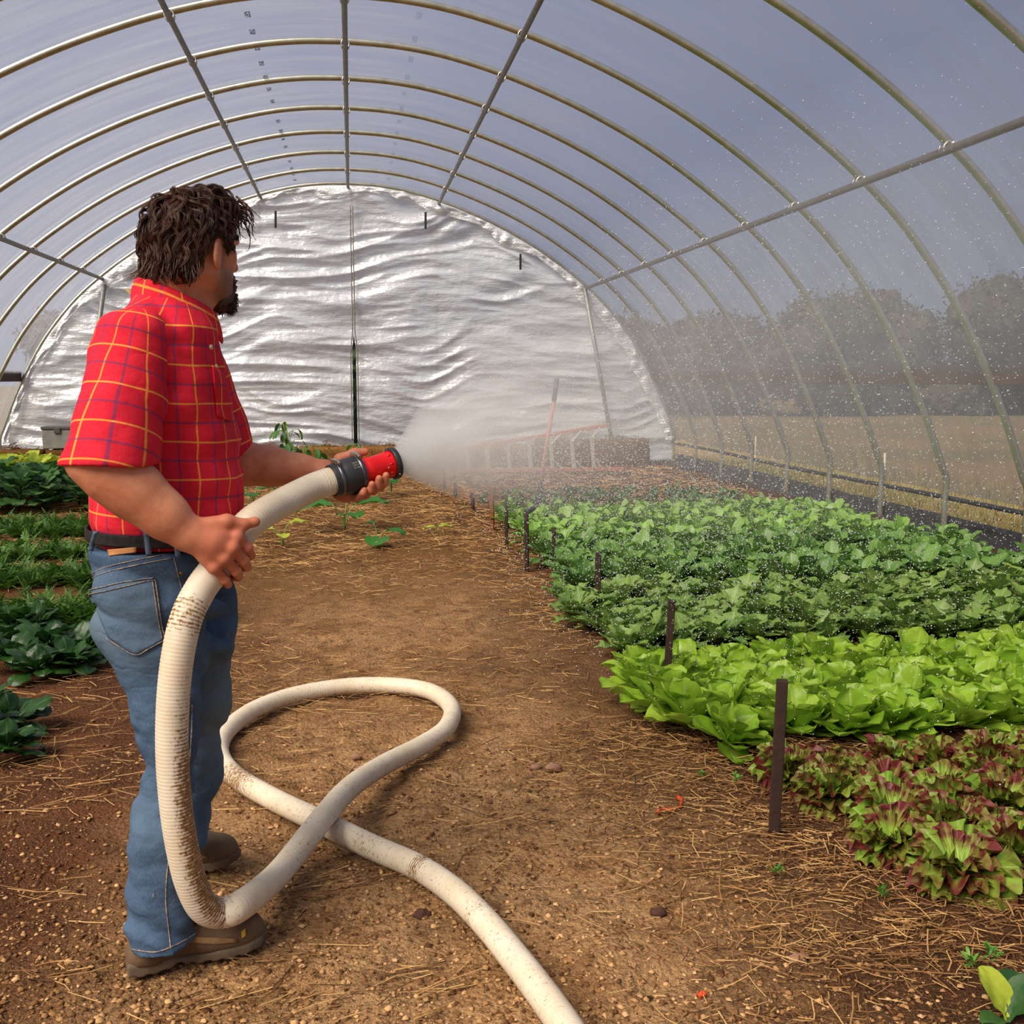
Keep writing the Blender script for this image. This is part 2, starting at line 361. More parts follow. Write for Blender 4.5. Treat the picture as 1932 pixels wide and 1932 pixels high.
# ---- hoops
M_GALV = mat('galvanised_steel', srgb(214, 212, 196), .30, .85, vary=(9, srgb(176, 174, 158), 4, 2), bump=(140, .12, .002))
M_PIPE = mat('purlin_steel', srgb(122, 116, 108), .5, .7, vary=(14, srgb(92, 88, 84), 4, 2))
M_CLAMP = mat('clamp_steel', srgb(214, 210, 205), .3, .8)
V0, F0 = tube(np.stack([ARCH[:, 0], 0*ARCH[:, 0], ARCH[:, 1]], 1), .030, 12)
b = MB(); b.add(V0, F0); hoop_me = b.mesh('hoop', M_GALV)
ORD = ['against the plastic end wall', 'second from the plastic end wall', 'third from the end wall', 'fourth from the end wall', 'fifth from the end wall', 'sixth from the end wall',
       'seventh from the end wall', 'eighth from the end wall', 'ninth from the end wall, largest crossing the top right', 'tenth from the end wall, cut by the top right corner',
       'eleventh from the end wall, cut by the top right corner']
HY = [YE-1.2*k for k in range(len(ORD))]
for k, y in enumerate(HY):
    o = link('hoop', hoop_me); o.location = (0, y if k else y-.03, 0)
    tag(o, 'galvanised steel hoop ' + ORD[k], 'hoop', 'galvanised hoops of the tunnel')
# ---- purlins with clamps
def clamp_mb(p, nrm):
    b = MB(); nrm = np.array(nrm, float); nrm /= np.linalg.norm(nrm); t_ = np.cross(nrm, (0, 1, 0))
    for s in (-.028, .028):
        th = np.linspace(.15*math.pi, 1.85*math.pi, 12)
        b.add(*tube([np.array(p)+nrm*(.025-.040*math.cos(a))+t_*.036*math.sin(a)+np.array([0, s, 0]) for a in th], .006, 6))
    b.add(*tube([np.array(p)+nrm*.06+np.array([0, -.05, 0]), np.array(p)+nrm*.06+np.array([0, .05, 0])], .012, 8))
    return b
def purlin(i, label, r):
    p = ARCH[i]; T = ARCH[i+1]-ARCH[i-1]; T /= np.linalg.norm(T); nr = np.array([T[1], -T[0]])
    q = p-nr*(.0305+r); b = MB(); b.add(*tube([(q[0], -4, q[1]), (q[0], 6, q[1]), (q[0], YE-.02, q[1])], r, 10))
    o = tag(b.build('purlin', M_PIPE), label, 'purlin', 'steel purlins tying the hoops')
    cm = clamp_mb((0, 0, 0), (nr[0], 0, nr[1])).mesh('clamp', M_CLAMP)
    for k, y in enumerate(HY[1:]):
        c = link('clamp', cm, o); c.location = (q[0], y, q[1])
def near(xx, side):
    idx = np.argmin(np.abs(ARCH[:, 0]-xx)); return int(idx)
purlin(near(0, 0), 'straight steel purlin along the ridge', .024)
purlin(near(-1.385, 0), 'steel purlin left of the ridge, above the man', .024)
purlin(near(1.40, 0), 'steel purlin just right of the ridge', .024)
purlin(near(3.81, 0), 'long steel purlin along the right side with bright clamps', .027)
purlin(near(-3.80, 0), 'steel purlin along the left side behind the man', .027)

# ---- hip boards, base boards, roll pipes
M_WOOD = mat('weathered_wood', srgb(84, 48, 30), .8, vary=(3.0, srgb(44, 26, 20), 6, 2.2), bump=(30, .4, .01))
M_BLACK = mat('black_fabric', srgb(30, 29, 34), .6, vary=(12, srgb(52, 50, 54), 4, 2), bump=(20, .5, .02))
xb = float(halfw(1.45))+.035
for side, s in (('right', 1), ('left', -1)):
    b = MB(); y0 = -4.0
    for y1 in (1.0, 4.9, 9.1, 13.2, YE-.06):
        b.add(*box((min(s*xb, s*(xb+.04)), y0+.004, 1.365), (max(s*xb, s*(xb+.04)), y1, 1.525))); y0 = y1
    tag(bevel(b.build('trim_1' if s > 0 else 'trim_2', M_WOOD, smooth=False)), 'dark weathered wooden board along the %s side wall' % side, kind='structure')
    b = MB(); ny = 120; yv = np.linspace(-4, YE-.1, ny); prof = [(5.47, -.04), (5.46, .12), (5.445, .15), (5.425, .145), (5.415, .10), (5.40, .02), (5.26, -.02), (5.12, -.03)]
    V = np.array([[(s*(px_+.012*noise3(np.array([[k*.7, y*3, 0]]), 2)[0]), y, pz+.010*noise3(np.array([[k*.7, y*2, 5.]]), 3)[0]) for y in yv] for k, (px_, pz) in enumerate(prof)]).reshape(-1, 3)
    b.add(V, [gridf(len(prof), ny)]); tag(b.build('baseboard_' + side, M_BLACK), 'black plastic covered base board along the %s edge of the soil' % side, kind='structure')
    xr = s*5.425; b = MB(); b.add(*tube([(xr+.01*math.sin(y*1.3), y, .315+.008*math.sin(y*.9)) for y in np.linspace(-4, YE-.05, 60)], .022, 10))
    tag(b.build('roll_up_pipe', M_BLACK), 'dark roll pipe at the lifted bottom edge of the %s plastic wall' % side, 'pipe')

# ---- plastic end wall
def wall_extra():
    m = bpy.data.materials.new('white_plastic_sheet'); t = new_tree(m); out = N(t, 'ShaderNodeOutputMaterial')
    at = attr_node(t, 'sheet').outputs['Vector']
    cr = noise_n(t, N(t, 'ShaderNodeMapping', ins={0: at, 3: (2.0, 9.0, 1)}).outputs[0], 1.0, 5, .6); c2 = noise_n(t, at, 11, 4)
    bm = N(t, 'ShaderNodeBump', ins={'Height': mth(t, 'ADD', cr, mth(t, 'MULTIPLY', c2, .35)), 'Strength': .55, 'Distance': .05}).outputs[0]
    tr = N(t, 'ShaderNodeBsdfTransparent', ins={0: (.95, .96, .97, 1)})
    tl = N(t, 'ShaderNodeBsdfTranslucent', ins={0: (.92, .95, 1.0, 1), 'Normal': bm}); df = N(t, 'ShaderNodeBsdfDiffuse', ins={0: (.90, .93, .98, 1), 'Normal': bm})
    gl = N(t, 'ShaderNodeBsdfGlossy', ins={0: (1, .99, .97, 1), 'Roughness': .24, 'Normal': bm})
    s1 = N(t, 'ShaderNodeMixShader', ins={0: .70, 1: tl.outputs[0], 2: df.outputs[0]})
    s2 = N(t, 'ShaderNodeMixShader', ins={0: .29, 1: s1.outputs[0], 2: gl.outputs[0]})
    s3 = N(t, 'ShaderNodeMixShader', ins={0: .90, 1: tr.outputs[0], 2: s2.outputs[0]})
    t.links.new(s3.outputs[0], out.inputs[0]); return m
M_WALL = wall_extra()
def wall_y(x, z):
    # folds pulled tight from the middle zip and sagging between the posts
    sl = np.where(x > .05, -.42*np.clip((3.2-np.abs(x-.05))/3.2, 0, 1)*np.clip((z-1.7)/1.6, -.6, 1), .25*np.clip((2.5-np.abs(x))/2.5, 0, 1)*np.clip((z-1.9)/1.6, -1, 1))
    zz = z+sl*np.abs(x-.05)
    P = np.stack([x*.55, zz*3.4, 0*x], 1); Q = np.stack([x*1.3+4, zz*9.5, 0*x+3], 1); R_ = np.stack([x*3, z*5, 0*x+9], 1)
    r = 1-np.abs(noise3(P, 21)); r2 = 1-np.abs(noise3(Q, 33))
    edge = np.clip((halfw(z)-np.abs(x))/.4, 0, 1)
    W1 = np.stack([x*.9+2, zz*1.1, 0*x], 1); wz = .35*noise3(W1, 51)
    P2 = np.stack([x*.8, (zz+wz)*5.2, 0*x+2], 1); Q2 = np.stack([x*2.2, (zz+wz)*13, 0*x+7], 1); D2 = np.stack([x*2.6+z*3.4, z*2-x*.7, 0*x], 1)
    return (.075*r+.060*(1-np.abs(noise3(P2, 22)))+.020*r2+.010*(1-np.abs(noise3(Q2, 23)))+.014*noise3(D2, 24)+.008*fbm(R_, 8, 3)-.07)*(.35+.65*edge)
b = MB(); zv = np.concatenate([np.linspace(.05, 4.2, 210), np.linspace(4.21, 4.43, 14)])
for sgn in (-1, 1):
    nu = 150; V = []
    gap = .030*np.clip((2.12-zv)/.25, 0, 1)-.01*(zv > 2.12)
    for k, z in enumerate(zv):
        hw = halfw(z)-.02; x0 = .05+sgn*gap[k]; u = np.linspace(0, 1, nu); x = x0+(sgn*hw-x0)*u
        V.append(np.stack([x, YE+.02+0*x, 0*x+z], 1))
    V = np.concatenate(V); V[:, 1] -= wall_y(V[:, 0], V[:, 2])+(.004 if sgn < 0 else 0)
    b.add(V, [gridf(len(zv), nu)], at=np.stack([V[:, 0], V[:, 2], 0*V[:, 0]], 1))
wallo = tag(b.build('wall_back', M_WALL, attr='sheet'), 'wrinkled silvery white plastic end wall with a zipped slit', kind='structure')
# crumpled plastic gathered along the last hoop
b = MB(); Ai = arch_off(-.03); Ai = Ai[Ai[:, 1] > .35]; nA = len(Ai)*3; Ai = spline(Ai, nA); dn = np.gradient(Ai, axis=0); dn /= np.linalg.norm(dn, axis=1)[:, None]; nr = np.stack([-dn[:, 1], dn[:, 0]], 1)
sgm = np.linspace(0, 1, 7); V = []
wd = .16+.09*noise3(np.stack([np.arange(nA)*.05, np.zeros(nA), np.zeros(nA)], 1), 4)
for j, q in enumerate(sgm):
    P = np.stack([np.arange(nA)*.16, np.full(nA, j*.8), np.zeros(nA)], 1); w1 = noise3(P, 14); w2 = noise3(P*1.1, 15)
    pt = Ai+nr*(wd*q+.03*w1*q)[:, None]
    V.append(np.stack([pt[:, 0], YE-.07-.06*q*(1-q)*4*np.abs(w2)-.02*w2, pt[:, 1]], 1))
V = np.stack(V, 1).reshape(-1, 3); b.add(V, [gridf(nA, 7)], at=np.stack([V[:, 0]*3, V[:, 2]*3, 0*V[:, 0]], 1))
tag(b.build('trim_3', M_WALL, attr='sheet'), 'crumpled white plastic edge gathered along the last hoop', kind='structure')
# posts, zip, straps
M_POST = mat('end_post', srgb(150, 150, 146), .5, .6, vary=(40, srgb(108, 108, 106), 3, 2.5))
def post(a, c, r, label, name='end_post'):
    b = MB(); b.add(*tube([a, (np.array(a)+np.array(c))/2, c], r, 10)); return tag(b.build(name, M_POST), label, 'post', 'posts of the end wall')
yp = YE-.17
p0 = atY(197, 536, yp); p1 = atY(145, 795, yp); post(p0, (p1[0], yp, .02), .035, 'leaning grey post on the end wall, behind the man')
p0 = atY(1103, 543, yp); p1 = atY(1162, 818, yp); post(p0, (p1[0], yp, .02), .035, 'leaning grey post at the right of the end wall')
post((-1.40, YE+.16, 0), (-1.40, YE+.16, 4.2), .03, 'blurred upright post behind the end wall, left of the zip')
post((1.39, YE+.16, 0), (1.39, YE+.16, 4.2), .03, 'blurred upright post behind the end wall, right of the zip')
M_ZIP = mat('zip_tape', srgb(150, 146, 136), .6, vary=(60, srgb(96, 92, 86), 2, 2.5))
z_ = empty('zip', (.05, YE-.10, 0)); tag(z_, 'long grey zip running down the middle of the plastic end wall', 'zip')
for s in (-1, 1):
    b = MB(); zz = np.linspace(.42, 4.1, 90); xx = s*(.018+.036*np.clip((2.15-zz)/.3, 0, 1)); P = np.stack([xx, -.02+0*zz, zz], 1); b.add(*tube(P, .011, 6)); b.build('tape', M_ZIP, z_)
M_STRAP = mat('black_strap', (.02, .02, .022), .7)
for (x, y0, y1), lab in zip(((520, 398, 430), (803, 400, 432), (982, 479, 509)), ('left of the zip', 'just right of the zip', 'high on the right of the end wall')):
    a = atY(x, y0, YE-.13); c = atY(x, y1, YE-.13); b = MB(); b.add(*bar(a, c, .035, .012, (0, 1, 0)))
    tag(bevel(b.build('strap', M_STRAP, smooth=False)), 'short black strap on the plastic end wall, ' + lab, 'strap', 'black straps on the end wall')
a = atY(236, 545, YE-.15); b = MB(); u = np.linspace(0, 1, 7); L = np.array([a+np.array([.16*q, -.02*math.sin(3*q), -.10*q]) for q in u]); wdt = .035*np.sin(u*math.pi)**.6+.004
V = np.stack([L+np.array([0, 0, 1])*wdt[:, None], L-np.array([.02, .012, 1])*wdt[:, None]], 1).reshape(-1, 3); b.add(V, [gridf(7, 2)])
tag(b.build('dry_leaf', mat('dry_leaf', srgb(190, 164, 110), .8)), 'tan dry leaf caught on the end wall behind the man', 'leaf')

# ---- trees beyond the field on the right
M_CROWN = mat('tree_foliage', srgb(44, 48, 34), .9, vary=(.9, srgb(74, 66, 50), 5, 2.2), bump=(2, 1, .5))
M_TRUNK = mat('tree_bark', srgb(66, 52, 42), .9)
ico = []
def blob(c, r, seed, n=22):
    th = np.linspace(0, math.pi, n); ph = np.linspace(0, 2*math.pi, 2*n, endpoint=False); T_, Pp = np.meshgrid(th, ph, indexing='ij')
    D = np.stack([np.sin(T_)*np.cos(Pp), np.sin(T_)*np.sin(Pp), np.cos(T_)], -1).reshape(-1, 3)
    k = 1+.28*fbm(D*2.6+seed, seed, 4); V = np.array(c)+D*k[:, None]*np.array(r)
    i = np.arange(n-1)[:, None]*2*n; j = np.arange(2*n)[None]; j2 = (j+1) % (2*n)
    return V, [np.stack([i+j, i+2*n+j, i+2*n+j2, i+j2], -1).reshape(-1, 4)]
trees = [(16, 62, 5.5), (23, 66, 6), (29, 62, 7), (34, 66, 7.4), (40, 62, 8.2), (44, 58, 8.8), (50, 58, 10), (52, 53, 10.5), (56, 50, 11.5), (59, 45, 12), (61, 40, 12.5), (64, 34, 13), (66, 27, 13), (66, 19, 13), (8, 70, 5.5), (-4, 72, 5.5), (-16, 70, 6), (0, 46, 4.5)]
trees += [(26, 72, 6.5), (37, 70, 8), (47, 66, 9.5), (53, 60, 10.5), (57, 56, 11.5), (62, 47, 12.5), (65, 40, 13), (68, 31, 13.5), (69, 23, 13.5), (20, 70, 5.5), (12, 72, 5)]
b = MB(); LV = []
for k, (x, y, h) in enumerate(trees):
    x, y, h = x*.62, y*.62, h*.62
    for q in range(5):
        c_ = np.array([x+RNG.normal(0, h*.20), y+RNG.normal(0, h*.15), h*(.08+.17*q)]); rr = np.array([h*.36, h*.34, h*.28]); b.add(*blob(c_, rr*.85, k*7+q, 12))
        D = RNG.normal(size=(1100, 3)); D /= np.linalg.norm(D, axis=1)[:, None]; LV.append(c_+D*rr*(.85+.18*np.abs(RNG.normal(size=(1100, 1)))))
    b.add(*tube([(x, y, -.1), (x+.1, y, h*.25), (x, y+.1, h*.5)], [h*.04, h*.03, h*.02], 8))
LV = np.concatenate(LV); n = len(LV); a_ = RNG.normal(size=(n, 3))*.055; b_ = RNG.normal(size=(n, 3))*.055
b.add(np.stack([LV-a_, LV-b_, LV+a_, LV+b_], 1).reshape(-1, 3), [np.arange(4*n).reshape(-1, 4)])
tag(b.build('treeline', M_CROWN), 'dark line of trees beyond the field, blurred by the plastic', 'trees', kind='stuff')
b = MB(); LV = np.array([.1, 18.9, 1.0])+RNG.normal(size=(900, 3))*np.array([.5, .3, .55]); LV[:, 2] = np.abs(LV[:, 2]); a_ = RNG.normal(size=(900, 3))*.06; b_ = RNG.normal(size=(900, 3))*.06
b.add(np.stack([LV-a_, LV-b_, LV+a_, LV+b_], 1).reshape(-1, 3), [np.arange(3600).reshape(-1, 4)]); b.add(*blob((.1, 18.95, .9), (.55, .35, 1.0), 3, 14))
tag(b.build('bush', mat('bush_leaf', srgb(52, 72, 36), .8, vary=(6, srgb(28, 40, 20), 4, 2))), 'dark green bush outside, seen through the slit of the zip', 'bush')
for px, py in ((1666, 940), (1424, 890)):
    a = gnd(px, py, -.03); b = MB(); b.add(*tube([a, a+np.array([0, 0, .28]), a+np.array([0, 0, .55])], .014, 8))
    tag(b.build('marker_stick', mat('pale_stick', srgb(214, 196, 170), .7)), 'pale stick standing in the grass outside, seen under the wall' if px > 1500 else 'pale short stick in the outside grass near the far right corner', 'stick')
# ================================================================== the man with the hose
# local frame: u to the right, v away from the camera, z up; origin on the soil under his middle
MO = atY(318, 1000, 2.70); MO[2] = 0.0
_d = MO[:2]/np.linalg.norm(MO[:2]); MV = np.array([_d[0], _d[1], 0]); MU = np.array([_d[1], -_d[0], 0]); MR = np.stack([MU, MV, np.array([0, 0, 1.0])])
def MP(x, y, v=0.0):
    r = ray(x, y); q = MR@(CAMP-MO); rr = MR@r; return q+rr*((v-q[1])/rr[1])
ZY = lambda y, v=0.0: MP(300, y, v)[2]
man = empty('person', MO); man.rotation_euler = (0, 0, math.atan2(MU[1], MU[0]))
tag(man, 'bearded man with dark wavy hair, red plaid shirt and jeans, spraying with a white hose', 'person')

# ---- head frame
HC = MP(366, 452, .0); TH = math.radians(38); HS = 1.0
HF = np.array([math.cos(TH), math.sin(TH), 0]); HL = np.array([-math.sin(TH), math.cos(TH), 0]); HU = np.array([0, 0, 1.0])
_p = math.radians(4); HF, HU = HF*math.cos(_p)-HU*math.sin(_p), HF*math.sin(_p)+HU*math.cos(_p)
HM = np.stack([HF, HL, HU])
def hp(f_, l, u): return HC+HS*(HF*f_+HL*l+HU*u)
def headf(P):
    q = ((P-HC)@HM.T)/HS; qa = q.copy(); qa[:, 1] = np.abs(qa[:, 1])
    d = ell(q, (-.010, 0, -.002), (.099, .079, .088))
    d = smin(d, ell(q, (.030, 0, -.035), (.080, .066, .085)), .03)
    d = smin(d, rc(qa, (.000, .058, -.085), (.085, .018, -.128), .020, .020), .035)       # jaw
    d = smin(d, ell(q, (.040, 0, -.092), (.060, .050, .042)), .03)
    d = smin(d, rc(q, (.090, -.040, .008), (.090, .040, .008), .013, .013), .018)         # brow
    d = smin(d, rc(qa, (.062, .050, -.032), (.080, .032, -.040), .018, .014), .022)       # cheek
    d = smax(d, -ell(qa, (.106, .034, -.012), (.022, .018, .012)), .014)                  # eye sockets
    d = smin(d, ell(qa, (.084, .033, -.014), (.0135, .0135, .0125)), .004)
    d = smin(d, chain(q, [(.098, 0, -.004), (.112, 0, -.028), (.124, 0, -.048)], [.009, .011, .0125], .01), .012)   # nose
    d = smin(d, ell(qa, (.108, .012, -.052), (.013, .009, .009)), .006)
    d = smin(d, rc(qa, (.106, .0, -.080), (.092, .022, -.083), .0085, .006), .006)        # lips
    d = smin(d, rc(qa, (.103, .0, -.093), (.092, .019, -.091), .009, .006), .006)
    d = smin(d, ell(q, (.092, 0, -.122), (.022, .026, .022)), .02)                        # chin
    # ears
    e = q-np.array([-.002, -.082, -.020]); c, s = math.cos(-.55), math.sin(-.55)
    for sg in (-1, 1):
        e = q*np.array([1, sg, 1.0])-np.array([-.002, .087, -.038])
        x = e[:, 0]*c+e[:, 1]*s; y = -e[:, 0]*s+e[:, 1]*c; E_ = np.stack([x, y, e[:, 2]-.12*x], 1)
        de = ell(E_, (0, 0, 0), (.021, .009, .036)); de = smax(de, -ell(E_, (.003, .009, .003), (.011, .008, .021)), .004)
        de = smin(de, ell(E_, (.004, 0, -.028), (.009, .006, .010)), .006)
        d = smin(d, de, .006)
    return d*HS
NB = MP(322, 575, .0); NH = hp(-.030, 0, -.075)
def neckf(P):
    d = rc(P, NB, NH, .074, .066); d = smin(d, rc(P, MP(345, 590, 0), hp(.035, 0, -.11), .062, .040), .03)
    return smin(d, rc(P, NB-np.array([.018, 0, .03]), hp(-.06, 0, -.05), .056, .05), .03)

# ---- arms and hands
S_R, E_R, W_R = MP(252, 650, -.185), MP(176, 862, -.270), MP(352, 1006, -.285)
S_L, E_L, W_L = MP(345, 640, .195), MP(430, 872, .215), MP(612, 890, .130)
def seg(a, b, t): return np.asarray(a)*(1-t)+np.asarray(b)*t
HOSE_R = .0365
hA = [MP(480, 980, -.205), MP(455, 1006, -.226), MP(428, 1040, -.242), MP(404, 1076, -.250)]       # hose axis under the near hand
def right_hand(P):
    hx = MP(452, 1008, -.226)-MP(392, 1092, -.252); hx /= np.linalg.norm(hx)
    k0 = [MP(447, 1013, -.292), MP(438, 1034, -.304), MP(423, 1053, -.304), MP(404, 1070, -.296)]
    k1 = [MP(467, 1034, -.282), MP(460, 1058, -.284), MP(446, 1078, -.284), MP(425, 1094, -.280)]
    k2 = [MP(473, 1048, -.246), MP(465, 1069, -.242), MP(450, 1088, -.240), MP(430, 1102, -.244)]
    k3 = [MP(462, 1052, -.212), MP(452, 1072, -.204), MP(438, 1089, -.202), MP(420, 1101, -.212)]
    wr = W_R
    d = rc(P, wr, seg(wr, k0[1], .55), .037, .031)
    palm = None
    for i in range(4):
        base = seg(wr, k0[i], .25); dd = rc(P, base, k0[i], .020, .0165); palm = dd if palm is None else smin(palm, dd, .014)
    palm = smin(palm, rc(P, seg(k0[0], wr, .3), seg(k0[3], wr, .3), .016, .014), .012)
    d = smin(d, palm, .02); fg = None
    for i in range(4):
        r = (.0118, .0122, .0116, .0104)[i]
        dd = rc(P, k0[i], k1[i], r*1.18, r); dd = smin(dd, ell(P, k1[i], (r*1.10,)*3), .004)
        dd = smin(dd, rc(P, k1[i], k2[i], r, r*.93), .004); dd = smin(dd, rc(P, k2[i], k3[i], r*.93, r*.82), .004)
        fg = dd if fg is None else np.minimum(fg, dd)
    d = smin(d, fg, .007)
    for i in range(4): d = smin(d, ell(P, k0[i]+np.array([0, -.004, .001]), (.0135,)*3), .008)      # knuckles
    th = chain(P, [seg(wr, k0[0], .12)+np.array([0, 0, .012]), MP(428, 984, -.290), MP(460, 990, -.284), MP(483, 984, -.276)], [.022, .0165, .0128, .0098], .008)
    th = smin(th, ell(P, MP(479, 985, -.277), (.0125, .0115, .0110)), .006)
    return smin(d, th, .012)
NZ0, NZ1 = MP(634, 905, .010), MP(742, 874, .050)      # nozzle axis: hose end -> mouth
NZD = (NZ1-NZ0)/np.linalg.norm(NZ1-NZ0)
NZN = np.array([0, 0, 1.0])-NZD*NZD[2]; NZN /= np.linalg.norm(NZN); NZS = np.cross(NZD, NZN)        # up, and towards the camera
if NZS[1] > 0: NZS = -NZS
NZL = float(np.linalg.norm(NZ1-NZ0))
def nz(t, ang, r):   # point around the nozzle: ang 0 = up, 90 = towards camera, 180 = below, 270 = far side
    a = math.radians(ang); return NZ0+NZD*t+NZN*math.cos(a)*r+NZS*math.sin(a)*r
def left_hand(P):
    d = rc(P, W_L, nz(.028, 225, .060), .030, .028)
    heel = nz(.030, 215, .062)
    mc = [nz(.100, 208, .058), nz(.078, 206, .062), nz(.056, 204, .062), nz(.034, 202, .062)]
    palm = None
    for i in range(4):
        dd = rc(P, seg(W_L, heel, .6), mc[i], .020, .0150); palm = dd if palm is None else smin(palm, dd, .014)
    palm = smin(palm, rc(P, nz(.045, 235, .062), nz(.085, 225, .058), .018, .016), .012)
    d = smin(d, palm, .018); fg = None
    for i, t in enumerate((.112, .090, .066, .044)):
        r = (.0112, .0118, .0112, .0100)[i]; R1 = (.046, .049, .054, .056)[i]
        pts = [mc[i], nz(t+.002, 172, R1+.006), nz(t+.006, 140, R1+.004), nz(t+.010, (112, 114, 122, 134)[i], R1)]
        dd = chain(P, pts, [r*1.12, r, r*.95, r*.80], .004); fg = dd if fg is None else np.minimum(fg, dd)
    d = smin(d, fg, .007)
    th = chain(P, [seg(W_L, heel, .35), nz(.045, 305, .066), nz(.082, 322, .060), nz(.108, 330, .053)], [.021, .0165, .0130, .0100], .008)
    return smin(d, th, .012)
def armsf(P):
    d = chain(P, [S_R, seg(S_R, E_R, .5), E_R], [.055, .050, .050], .03)
    fr = chain(P, [E_R, seg(E_R, W_R, .2), seg(E_R, W_R, .45), seg(E_R, W_R, .75), W_R], [.052, .061, .058, .048, .038], .035)
    d = smin(d, fr, .03); d = smin(d, rc(P, E_R+np.array([-.012, -.004, -.012]), seg(E_R, W_R, .3)+np.array([-.012, 0, -.014]), .036, .03), .03)
    dl = chain(P, [S_L, seg(S_L, E_L, .5), E_L], [.055, .050, .050], .03)
    fl = chain(P, [E_L, seg(E_L, W_L, .2), seg(E_L, W_L, .45), seg(E_L, W_L, .75), W_L], [.050, .056, .052, .039, .030], .02)
    return np.minimum(smin(d, local(right_hand, P, MP(420, 1035, -.26), .15), .014), smin(smin(dl, fl, .03), local(left_hand, P, nz(.06, 200, .03), .16), .014))
TC = [MP(300, 640, 0), MP(305, 800, 0), MP(310, 1000, 0)]
def bodyf(P):
    d = smin(local(headf, P, HC+np.array([0, 0, -.02]), .19), neckf(P), .025)
    d = smin(d, chain(P, [NB-np.array([.0, 0, .02]), TC[0], TC[1], TC[2]], [.07, .09, .10, .09], .05), .03)
    d = smin(d, rc(P, TC[0]+np.array([0.01, 0, .0]), S_R, .055, .060), .03); d = smin(d, rc(P, TC[0]+np.array([0.01, 0, .0]), S_L, .055, .060), .03)
    return smin(d, armsf(P), .02)

def skin_extra(t, tc, c):
    at = attr_node(t, 'sheet').outputs['Vector']; s = N(t, 'ShaderNodeSeparateXYZ', ins={0: at})
    n = noise_n(t, tc.outputs['Object'], 34, 4); m = noise_n(t, tc.outputs['Object'], 9, 3)
    base = mixc(t, mrange(t, m, .35, .65), (*srgb(200, 126, 94), 1), (*srgb(214, 146, 110), 1))
    base = mixc(t, mrange(t, n, .45, .75, 0, .45), base, (*srgb(160, 88, 62), 1))
    base = mixc(t, s.outputs[0], base, (*srgb(188, 104, 78), 1))            # redder hands
    stub = mixc(t, mrange(t, noise_n(t, tc.outputs['Object'], 420, 2), .40, .60), (*srgb(122, 88, 68), 1), (*srgb(70, 52, 42), 1))
    return mixc(t, s.outputs[1], base, stub)                               # stubble
M_SKIN = mat('skin', rough=.52, spec=.35, extra=skin_extra, bump=(260, .12, .003))
allp = np.array([MP(112, 600, -.3), MP(765, 1120, .3)])
V, F = mesh_sdf(bodyf, np.array([-.36, -.37, ZY(1125)-.02]), np.array([.62, .34, ZY(360)]), .0034)
q = ((V-HC)@HM.T)/HS
hand = np.clip(1-np.minimum(np.linalg.norm(V-MP(425, 1030, -.28), axis=1), np.linalg.norm(V-nz(.06, 200, .03), axis=1))/.16, 0, 1)
isface = np.clip((q[:, 2]+.155)/.02, 0, 1)*np.clip((.02-q[:, 2])/.03, 0, 1)
stub = isface*np.clip((q[:, 0]+.0-.01)/.03, 0, 1)*np.clip((-.045-q[:, 2]-.25*np.abs(q[:, 0]-.03))/.03, 0, 1)
side = isface*np.clip(1-np.abs(q[:, 0]-.028)/.022, 0, 1)*np.clip((-.005-q[:, 2])/.02, 0, 1)
stub = np.clip(np.maximum(stub, side*.85)*(np.linalg.norm(q, axis=1) < .19), 0, 1)*.8
b = MB(); b.add(V, F, at=np.stack([hand, stub, 0*hand], 1)); b.build('body', M_SKIN, man, attr='sheet')

# ---- hair: wavy locks over a dark cap, and a beard
M_HAIR = mat('hair', srgb(42, 25, 17), .5, spec=.4, vary=(14, srgb(88, 53, 34), 4, 1.6))
M_BEARD = mat('beard', srgb(40, 28, 22), .6, vary=(30, srgb(92, 74, 62), 4, 1.6))
LOWA = [0, .45, .7, .9, 1.1, 1.22, 1.36, 1.58, 1.80, 1.98, 2.2, 2.6, 3.2]; LOWZ = [.074, .060, .030, -.018, -.038, -.024, .002, .004, -.012, -.070, -.094, -.104, -.108]
def hair_outer(q):
    d = ell(q, (-.004, 0, .022), (.118, .095, .112)); d = smin(d, ell(q, (-.060, 0, -.040), (.070, .085, .098)), .03); d = smin(d, ell(q, (-.058, 0, -.085), (.062, .070, .066)), .03)
    d = smin(d, ell(q, (.050, -.010, .082), (.058, .060, .042)), .03); return d+.006*fbm(q*16, 4, 2)
_n = (48, 96); _t = np.linspace(0, math.pi, _n[0]); _p = np.linspace(-math.pi, math.pi, _n[1]); _T, _P = np.meshgrid(_t, _p, indexing='ij')
_D = np.stack([np.sin(_T)*np.cos(_P), np.sin(_T)*np.sin(_P), np.cos(_T)], -1).reshape(-1, 3); _r = np.full(len(_D), .19)
for _ in range(40): _r = _r-hair_outer(_D*_r[:, None])*.8
HRAD = _r.reshape(_n)
def hrad(D):
    D = np.atleast_2d(D); a = np.arccos(np.clip(D[:, 2]/np.linalg.norm(D, axis=1), -1, 1))/math.pi*(_n[0]-1); c = (np.arctan2(D[:, 1], D[:, 0])+math.pi)/(2*math.pi)*(_n[1]-1)
    i = np.clip(a.astype(int), 0, _n[0]-2); j = np.clip(c.astype(int), 0, _n[1]-2); u = a-i; v = c-j
    return HRAD[i, j]*(1-u)*(1-v)+HRAD[i+1, j]*u*(1-v)+HRAD[i, j+1]*(1-u)*v+HRAD[i+1, j+1]*u*v
def in_hair(q):
    a = np.arctan2(np.abs(q[:, 1]), q[:, 0])            # 0 = front
    low = np.interp(a, LOWA, LOWZ)
    return q[:, 2] > low
